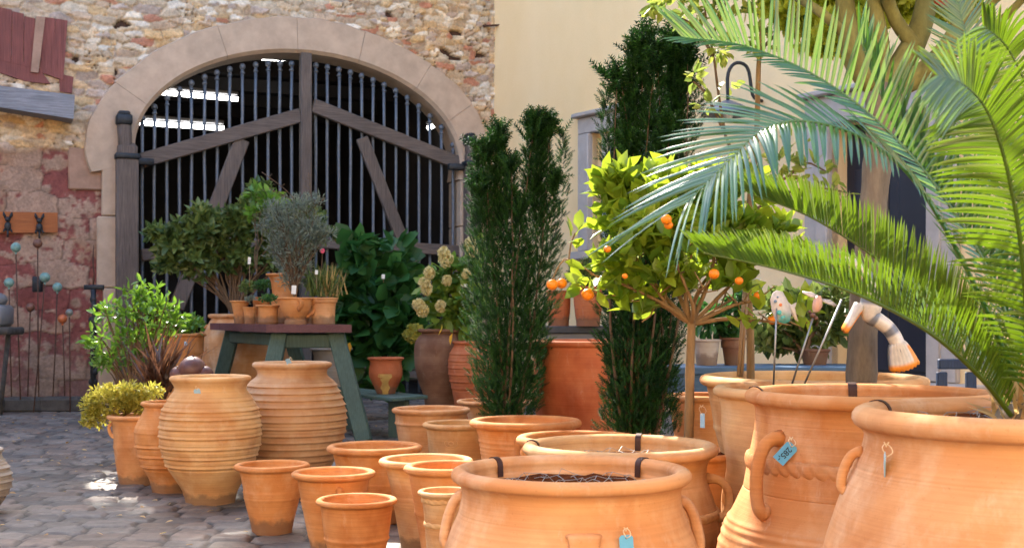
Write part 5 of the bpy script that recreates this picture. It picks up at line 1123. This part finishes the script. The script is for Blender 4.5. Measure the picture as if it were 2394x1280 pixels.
# added upper crown, out of view, spread to shade the pots
def limb(a, b, r0, r1): 
    a = Vector(a)-TBs; b = Vector(b)-TBs; mid = (a+b)/2+Vector((random.uniform(-.15, .15), random.uniform(-.15, .15), .15)); mb.tube([Vector(v) for v in cr([tuple(a), tuple(mid), tuple(b)], 10)], [r0+(r1-r0)*i/9 for i in range(10)], 8, False)
crown = []
for k in range(46):
    a = random.random()*2*PI; r = 2.6*math.sqrt(random.random()); c = Vector((.55+r*math.cos(a)*.95, 6.1+r*math.sin(a)*1.05, 4.2+random.uniform(-.35, .7)))
    crown.append((c, .62, .62, .32, 1))
for k, c in enumerate(crown[:26]): limb(tuple(tp_(random.choice((1950, 2190, 2030)), -250)+TBs), tuple(c[0]), .02, .006)
mb.make('branches', M_['bark2'], ct)
# leaves: keep the light paths to the sunlit plants open (gaps in the crown)
P, u, k = blob_pts(crown, 15500, 2)
gaps = [(px(1600, 520, 4.9), .50), (px(1480, 600, 4.9), .26), (px(1750, 560, 4.9), .30), (px(1950, 330, 2.43), .22), (px(2120, 420, 2.5), .22), (px(2300, 330, 2.38), .24), (px(2200, 180, 2.3), .20), (px(1750, 330, 2.4), .2), (px(1900, 620, 2.4), .16), (px(2150, 650, 2.7), .18), (px(1850, 140, 3.05), .25), (px(1650, 100, 3.1), .2), (px(1700, 590, 2.3), .12), (px(2330, 560, 2.44), .2), (px(2050, 560, 2.7), .15)]
sd = np.array(SD); keep = np.ones(len(P), bool)
for c, r in gaps:
    w_ = P-np.array(c); al = w_ @ sd; dist = np.linalg.norm(w_-al[:, None]*sd, axis=1); keep &= ~((dist < r+.14) & (al > 0))
vis = P[:, 2] < H+(HY+14)/F*P[:, 1]+.02                      # clumps hanging low enough to be in the picture belong to the low boughs below
P = P[keep & ~vis]; u = u[keep & ~vis]
d = u*.4+RNG.normal(size=u.shape)*.8
scatter('foliage', T_cluster(5, .26, 1.0), P-np.array(TBs), d, .2*(.8+.4*RNG.random(len(P))), M_['maple'], ct)
BLc = blobs([(1900, 40, 90, 44, .6), (1980, 70, 60, 34, .3), (1840, 20, 60, 26, .7), (2100, 10, 60, 34, .6), (2030, 30, 40, 40, .5), (1960, -20, 120, 40, .6), (2180, -30, 120, 36, .5), (2240, 20, 50, 26, .9), (1930, 110, 46, 22, .5)], 4.4)
P, u, k = blob_pts(BLc, 1700, 1.6); d = u*.6+RNG.normal(size=u.shape)*.6
scatter('foliage', T_cluster(5, .26, 1.0), P-np.array(TBs), d, .055*(.7+.6*RNG.random(len(P))), M_['lace'], ct)
o = MB(); o.lathe([(.001, 0), (.03, .0), (.034, .02), (.03, .075), (.018, .09), (.001, .095)], 20); o = o.make('red_feeder', plain('red_plastic', (.4, .05, .02), .4, 0, .1, 10, 0)); o.location = px(2208, 16, 4.2); tag(o, 'small red feeder hanging in the fork of the tree', 'feeder')
# sapling with sparse light leaves, tied to stakes
sp = empty('sapling', px(1746, 870, 5.3), 'slender sapling with sparse light green leaves beside a cane', 'tree'); SB = Vector(sp.location)
def sq(x, y, d=0): return px(x, y, 5.3+d)-SB
mb = MB()
def stm(pts, r0, r1, n_=16): mb.tube([Vector(v) for v in cr([tuple(sq(*p)) for p in pts], n_)], [r0+(r1-r0)*i/(n_-1) for i in range(n_)], 8, False)
stm([(1755, 900), (1754, 780), (1748, 640), (1752, 480), (1768, 330, .02), (1772, 200), (1776, 120), (1790, 0), (1800, -80)], .018, .007, 24); mb.make('trunk', M_['barko'], sp)
mb = MB()
for pts in ([(1745, 420), (1700, 330), (1680, 220), (1668, 130), (1650, 40), (1640, -60)], [(1690, 300), (1650, 220), (1620, 190)], [(1668, 130), (1620, 60), (1560, 30)], [(1660, 90), (1690, 30), (1700, -20)], [(1760, 400), (1830, 420), (1880, 380), (1930, 400)], [(1750, 500), (1840, 450), (1920, 440), (1980, 450)], [(1776, 120), (1830, 60), (1850, 10)]): stm(pts, .008, .003, 10)
mb.make('branches', M_['twig'], sp)
P, u, k = blob_pts(blobs([(1560, 20, 44, 22), (1640, 20, 50, 26), (1600, 50, 40, 16), (1700, 10, 50, 20), (1760, 20, 40, 30), (1620, 180, 14, 20), (1650, 250, 18, 20), (1680, 110, 26, 30), (1830, 380, 40, 24), (1900, 400, 46, 26), (1960, 450, 40, 20), (1900, 460, 40, 20), (1860, 330, 30, 16), (1700, 190, 24, 16), (1780, 100, 30, 30), (1540, 10, 20, 10)], 5.3), 330, 2); d = u+RNG.normal(size=u.shape)*.6
scatter('foliage', T_oval(.26), P-np.array(SB), d, .055*(.7+.6*RNG.random(len(P))), M_['sap'], sp)
for x0, x1, lb in ((1726, 1742, 'thin bamboo cane tied beside the sapling stem'), (1734, 1748, 'second thin cane just right of the first by the sapling')):
    m = MB(); m.tube([px(x0, 880, 5.15), px(x1, 650, 5.15)], .0075, 8); tag(m.make('bamboo_cane', M_['bamboo']), lb, 'cane', 'canes by the sapling')
# dark shrubs on / behind the blue bench and cabinet
plant('dark_shrub', 'dark glossy shrub behind the blue bench, under the cycad fronds', 'shrub', px(1880, 830, 8.9), blobs([(1860, 720, 70, 40), (1920, 760, 60, 36), (1830, 770, 60, 36), (1950, 700, 40, 30), (1790, 800, 30, 24), (1880, 800, 70, 24)], 9.0), 900, .10, T_oval(.24), 'dleaf', 'twig', (.016, .005), up=.3, group='planted shrubs')
plant('dark_shrub', 'dark leafy shrub standing in the pots right of the orange tree stem', 'shrub', px(1690, 798, 8.8), blobs([(1660, 745, 40, 34), (1710, 750, 36, 34), (1740, 700, 30, 30)], 8.8), 420, .085, T_oval(.24), 'hyd', 'twig', (.01, .004), up=.3, group='planted shrubs')
plant('dark_shrub', 'small dark needle plant in the taller ridged red pot', 'shrub', px(1372, 676, 10.8), blobs([(1365, 655, 34, 18), (1345, 645, 16, 12), (1370, 625, 12, 18), (1395, 650, 20, 14)], 10.8), 320, .07, T_cluster(5, .1, .9), 'dleaf', 'twig', (.008, .003), up=.6, group='planted shrubs')
# ------------------------------------------------------------------ ceramic garden ornaments on rods
def rod(x0, y0, x1, y1, D, name, label, parts, group='ceramic ornaments on rods', r=.0035):
    e = empty(name, px(x0, y0, D), label, 'ornament', group); b_ = Vector(e.location); m = MB(); m.tube([Vector((0, 0, 0)), px(x1, y1, D)-b_], r, 8); m.make('rod', M_['wire'], e); parts(e, lambda x, y, d=0: px(x, y, D+d)-b_, D/F)
def butterfly(e, q, s):
    white = (.62, .55, .47); teal = (.06, .38, .36); blu = (.12, .2, .3); org = (.7, .2, .06)
    def wing(pts, cols, dep, name='wing'):
        m = MB(); n_ = len(pts); c = Vector((0, 0, 0))
        P_ = [q(x, y, dep+.01*math.sin(i)) for i, (x, y) in enumerate(pts)]
        for p in P_: c += p/n_
        f_ = [p+Vector((0, -.004, 0)) for p in P_]; b_ = [p+Vector((0, .004, 0)) for p in P_]
        m.add([c+Vector((0, -.009, 0))]+f_+[c+Vector((0, .009, 0))]+b_, [(0, i+1, (i+1) % n_+1) for i in range(n_)]+[(n_+1, n_+2+(i+1) % n_, n_+2+i) for i in range(n_)]+[(i+1, n_+2+i, n_+2+(i+1) % n_, (i+1) % n_+1) for i in range(n_)])
        m.c = [cols[0]]+cols[1]*1+[cols[0]]+cols[1]*1
        m.make(name, M_['vcer'], e, usecol=True)
    o1 = [(1816, 678), (1830, 682), (1842, 705), (1850, 730), (1846, 750), (1834, 756), (1822, 752), (1812, 745), (1804, 725), (1801, 700), (1807, 684)]
    wing(o1, [(.55, .5, .45), [white, white, white, (.5, .5, .45), teal, teal, teal, white, white, white, white]], 0)
    wing([(1836, 700), (1850, 712), (1862, 706), (1858, 720), (1866, 752), (1858, 746), (1848, 728)], [white, [white]*7], .02)
    m = MB()
    for (x, y, r_, c) in ((1813, 704, 4, blu), (1825, 712, 4, org), (1822, 730, 6, teal), (1832, 742, 7, teal), (1818, 694, 2.5, blu)): m.ball(tuple(q(x, y, -.008)), r_*s, 10, (1, .35, 1), col=c)
    m.make('glaze_dot', M_['vcer'], e, usecol=True)
rod(1808, 905, 1816, 720, 4.3, 'ceramic_butterfly', 'white and teal ceramic butterfly on an upright rod', butterfly)
def bee(e, q, s):
    pk = (.62, .36, .26); wh = (.6, .52, .46); br_ = (.14, .07, .05)
    m = MB(); m.tube([q(1914, 690), q(1913, 700), q(1911, 712), q(1907, 724), q(1903, 729)], [5*s, 10*s, 12*s, 9*s, 4*s], 12, col=[pk, pk, pk, pk, wh]); m.make('body', M_['vcer'], e, usecol=True)
    m = MB(); m.ball(tuple(q(1900, 736)), 7*s, 12, col=br_); m.ball(tuple(q(1908, 743)), 5*s, 10, col=br_); m.ball(tuple(q(1893, 728)), 4*s, 10, col=br_); m.make('head', M_['vcer'], e, usecol=True)
    for a, b_, c in (((1916, 695), (1895, 688), (1876, 682)), ((1920, 700), (1940, 706), (1956, 714))):
        m = MB(); m.tube([q(*a, .01), q(*b_, .01), q(*c, .012)], [4*s, 9*s, 3*s], 10, col=wh, flat=.4); m.make('wing', M_['vcer'], e, usecol=True)
rod(1849, 905, 1903, 735, 4.3, 'ceramic_bee', 'peach bodied ceramic bee on a slanted rod', bee)
def fish(e, q, s):
    W_c = (.62, .56, .48); G = (.16, .17, .20); O = (.78, .27, .03)
    path = [(1963, 612), (1975, 610), (1995, 618), (2015, 636), (2030, 652), (2040, 680), (2036, 715), (2036, 738), (2055, 750), (2078, 768), (2095, 795), (2103, 822)]; rad_ = [2, 12, 15, 15, 18, 24, 26, 20, 18, 17, 17, 16]
    C = cr([tuple(q(*p)) for p in path], 56); R_ = np.interp(np.linspace(0, 11, 56), range(12), rad_)*s
    cols = [G if (i % 9) < 3 and i > 12 else W_c for i in range(56)]; m = MB(); m.tube([Vector(c) for c in C], list(R_), 16, col=cols); m.make('body', M_['vcer'], e, usecol=True)
    def fan(c0, c1, w0, w1, n_, name, rim=.16):   # ridged tail fan
        A_, B_ = q(*c0), q(*c1); d = (B_-A_); L_ = d.length; d.normalize(); sdv = Vector((0, 1, 0)).cross(d).normalized(); m = MB(); K = 8; vs = []; fs = []; cc = []
        for j in range(K+1):
            u_ = j/K; wd = (w0+(w1-w0)*u_**.7)*s
            for i in range(n_*2+1):
                v = i/(n_)-1; lob = (i % 2)
                vs.append(A_+d*(L_*u_*(1-.10*v*v)+(lob*.05*L_ if j == K else 0))+sdv*wd*v+Vector((0, -.016*(1-v*v)-.005*lob-.006, 0))); cc.append(O if (j >= K-1 or (v < -.62 and j > 1)) else (W_c if lob else (.5, .46, .42)))
        nb = len(vs); vs += [v+Vector((0, .028, 0)) for v in vs]; cc += cc
        r_ = n_*2+1
        for j in range(K):
            for i in range(r_-1): a = j*r_+i; fs += [(a, a+1, a+r_+1, a+r_), (nb+a, nb+a+r_, nb+a+r_+1, nb+a+1)]
        for i in range(r_-1): a = K*r_+i; fs += [(a, a+1, nb+a+1, nb+a), (i, nb+i, nb+i+1, i+1)]
        for j in range(K): a = j*r_; fs += [(a, a+r_, nb+a+r_, nb+a), (a+r_-1, nb+a+r_-1, nb+a+2*r_-1, a+2*r_-1)]
        m.add(vs, fs); m.c = cc; m.make(name, M_['vcer'], e, usecol=True)
    fan((2098, 800), (2118, 862), 17, 35, 7, 'tail'); fan((2012, 712), (1974, 775), 13, 8, 3, 'fin')
    m = MB(); m.ball(tuple(q(1977, 606, -.02)), 2.2*s, 8, col=G); m.ball(tuple(q(1985, 622, -.012)), 5*s, 8, (1.6, .5, .4), col=G); m.make('eye', M_['vcer'], e, usecol=True)
rod(1877, 905, 1968, 700, 4.15, 'ceramic_fish', 'striped ceramic fish with orange edged fan tail, half behind the fronds', fish)
# wall ornaments and garden stakes on the left
e = empty('hook_board', BO, 'orange brown board with two iron hooks fixed to the worn wall at left', 'board', rz=BA)
m = MB(); plank(m, [(-70, 545), (135, 543), (135, 497), (-70, 493)], .05, .045); m.make('board', M_['rboard'], e, smooth=False)
for (x, y) in ((18, 520), (92, 523)):
    c = B(x, y, .08); s = 16.2/F; m = MB(); b_ = Vector((c.x, -.09, c.z))
    m.ball(tuple(b_+Vector((0, 0, -.05))), .05, 12, (.85, .7, 1.3)); m.ball(tuple(b_+Vector((0, -.01, .04))), .035, 12)
    for sx in (-1, 1): m.tube([b_+Vector((sx*.02, 0, .05)), b_+Vector((sx*.045, 0, .10)), b_+Vector((sx*.05, 0, .135))], [.014, .018, .008], 8); m.tube([b_+Vector((sx*.03, 0, -.08)), b_+Vector((sx*.05, -.03, -.12))], [.015, .01], 8)
    m.tube([b_+Vector((0, -.02, -.1)), b_+Vector((0, -.03, -.19))], .012, 8)
    m.make('hook', M_['dkiron'], e)
for (x, y, xb, yb, mt, r, lb) in ((37, 578, 49, 930, 'tealball', 11.5, 'teal ball on a rusty rod, highest and leftmost of the tall ones'), (88, 569, 91, 935, 'brball', 11, 'brown ball on a rusty rod just under the right hook'), (21, 660, 28, 925, 'tealball', 11.5, 'green teal ball on a low rod at the far left'),
   (105, 648, 78, 930, 'tealball', 12, 'pale teal ball on a leaning rod in front of the dark box'), (134, 671, 122, 940, 'tealball', 11, 'pale blue green ball on the rod left of the orange ball'), (71, 718, 64, 928, 'brball', 10.5, 'dull brown ball on a low rod between the taller ones'),
   (146, 745, 152, 965, 'orball', 11, 'orange ball on a rod nearest the iron stand'), (162, 730, 164, 950, 'greyball', 8.5, 'small grey ball on the rightmost rod by the wall')):
    D_ = 15.4+.3*math.sin(x); s = D_/F; base = px(xb, yb, D_); base.z = 0; e = empty('ball_stake', base, lb, 'garden stake', 'garden stakes with glazed balls'); t = px(x, y, D_)-base
    m = MB(); m.tube([Vector((0, 0, -.02)), t*.5+Vector((random.uniform(-.01, .01), 0, 0)), t], .0085, 6); m.make('rod', M_['rust'], e)
    m = MB(); m.ball(tuple(t), r*s, 20); m.lathe([(r*s*.25, -r*s*.95), (r*s*.2, -r*s*1.35)], 8, tuple(t)); m.make('ball', M_[mt], e)
o = MB(); o.box((0, 0, 0), (.11, .1, .2), bev=.01); o.tube([(.06, -.02, .02), (.13, -.02, .05)], .012, 6); o.tube([(0, 0, .1), (0, 0, .24)], .01, 6); o = o.make('iron_lantern', M_['dkiron']); o.location = px(88, 664, 15.9); tag(o, 'small dark iron box fixed to the wall behind the ball stakes', 'lantern')
st = empty('iron_stand', px(217, 940, 15.6), 'black ornate iron stand with a crossbar in front of the worn wall', 'stand'); st.location.z = 0; s_ = 15.6/F; b0 = Vector(st.location)
def sp_(x, y): return px(x, y, 15.6)-b0
m = MB(); m.tube([Vector((sp_(218, 900).x, 0, 0)), sp_(218, 800), sp_(220, 730), sp_(218, 676)], [.035, .04, .03, .035], 8)
for k in range(9): m.ball(tuple(sp_(218+2*math.sin(k*2), 700+k*24)), .045, 8, (1+.3*math.sin(k), .8, 1.2))
m.make('column', M_['dkiron'], st)
m = MB(); m.beam(sp_(197, 671), sp_(243, 671), .06, .05, Vector((0, 1, 0)), bev=.006); m.make('crossbar', M_['dkiron'], st)
m = MB(); m.tube([sp_(218, 668), sp_(220, 640), sp_(217, 610), sp_(219, 572)], [.014, .008, .012, .004], 6); m.make('spike', M_['rust'], st)
m = MB(); m.tube([Vector((-.25, 0, .012)), Vector((-.1, 0, .06)), Vector((0, 0, .25))], .02, 6); m.tube([Vector((.25, 0, .012)), Vector((.1, 0, .06)), Vector((0, 0, .25))], .02, 6); m.tube([Vector((0, -.25, .012)), Vector((0, -.1, .06)), Vector((0, 0, .25))], .02, 6); m.make('foot', M_['dkiron'], st)
m = MB(); vs = []; c = px(30, 945, 15.3)
for k in range(3): m.box((c.x-.3+k*.45, c.y+.05*math.sin(k), .09), (.5, .3, .17+.01*k), Matrix.Rotation(.05*k-.05, 3, 'Z'), bev=.03)
tag(m.make('dark_timber_block', M_['darkstone'], smooth=False), 'dark weathered timber block lying at the wall foot, far left', 'block')
sl_ = empty('stone_trough', px(-10, 900, 14.8), 'old grey stone trough on a slab at the left edge', 'trough'); sl_.location.z = 0
m = MB(); zz = H-(765-HY)/F*14.8; m.box((0, 0, zz-.04), (.5, .5, .09), bev=.02); m.make('slab', M_['darkstone'], sl_)
m = MB(); m.box((-.03, 0, zz+.14), (.36, .4, .26), bev=.04); m.ball((-.02, 0, zz+.33), .16, 12, (1, 1, .6)); m.make('trough', M_['greymet'], sl_)
for x in (-.15, .15):
    m = MB(); m.tube([(x-.1, 0, 0), (x, 0, zz-.08)], .03, 8); m.make('leg', M_['darkstone'], sl_)
# wall lamp between the window and the door
c = Q(1702, 262, .45); L_ = empty('wall_lamp', HO, 'grey enamel wall lamp on a swan neck, seen through the fronds', 'lamp', rz=HA); c = Vector((c.x, -.45, c.z)); s = (HO+HU*c.x).y/F
m = MB(); r = 62*s; m.lathe([(.03, .13), (.06, .12), (r*.55, .07), (r, -.02), (r*1.0, -.03), (r*.5, .055), (.03, .10)], 32, tuple(c)); m.make('shade', plain('grey_enamel', (.12, .14, .19), .35, .2, .1, 8, 0), L_)
m = MB(); m.tube([Vector(v) for v in cr([tuple(c+Vector((0, 0, .12))), tuple(c+Vector((0, 0, .42))), tuple(c+Vector((.02, .1, .55))), tuple(c+Vector((.06, .24, .5))), tuple(c+Vector((.08, .30, .2))), tuple(c+Vector((.08, .44, .15)))], 20)], .02, 8); m.make('swan_neck', M_['dkiron'], L_)
m = MB(); m.ball(tuple(c+Vector((0, 0, -.02))), .06, 14, (1, 1, 1.2)); m.make('bulb', M_['pwhite'], L_)

nb = empty('dapple_tree', BO+BU*.75-BN*0, 'added unseen tree behind the barn, dappling the sun through the roof gap', 'tree', rz=BA); nb.location = BO+BU*.75+BN*2.2  # added out of view to break the sun shaft into dapples
m = MB(); m.tube([(0, 0, 0), (.05, 0, 3), (0, .1, 7.5), (.1, 0, 11)], [.16, .14, .1, .04], 10); m.make('trunk', M_['bark'], nb)
P, u, k = blob_pts([(Vector((x, 0, z_)), .5, .7, .5, 1) for x, z_ in ((-.3, 8.3), (.3, 8.2), (-.2, 11.2), (.4, 11.5), (-.5, 11.9), (.1, 12.3), (.3, 12.9), (-.3, 13.4), (.3, 13.9), (-1.2, 12.6), (-2.0, 12.3), (-1.6, 13.2), (-2.8, 12.7), (-.8, 11.9), (-2.4, 13.6), (-3.4, 13.2))], 860, 2)
scatter('crown', T_cluster(5, .26, 1.0), P, u+RNG.normal(size=u.shape)*.5, .3, M_['maple'], nb)

n = 420; P = np.stack([RNG.uniform(-5.5, 1.0, n), RNG.uniform(6.2, 15, n), np.zeros(n)], 1); P[:, 2] = base_z(P[:, 0], P[:, 1])+.03
d = RNG.normal(size=(n, 3)); d[:, 2] *= .12
tag(scatter('leaf_litter', T_oval(.28), P, d, .022+.03*RNG.random(n), M_['straw'], None, N=RNG.normal(size=(n, 3))*.2+np.array([0, 0, 1.])), 'scattered dry leaves and bits lying on the cobbles', 'leaf litter', kind='stuff')
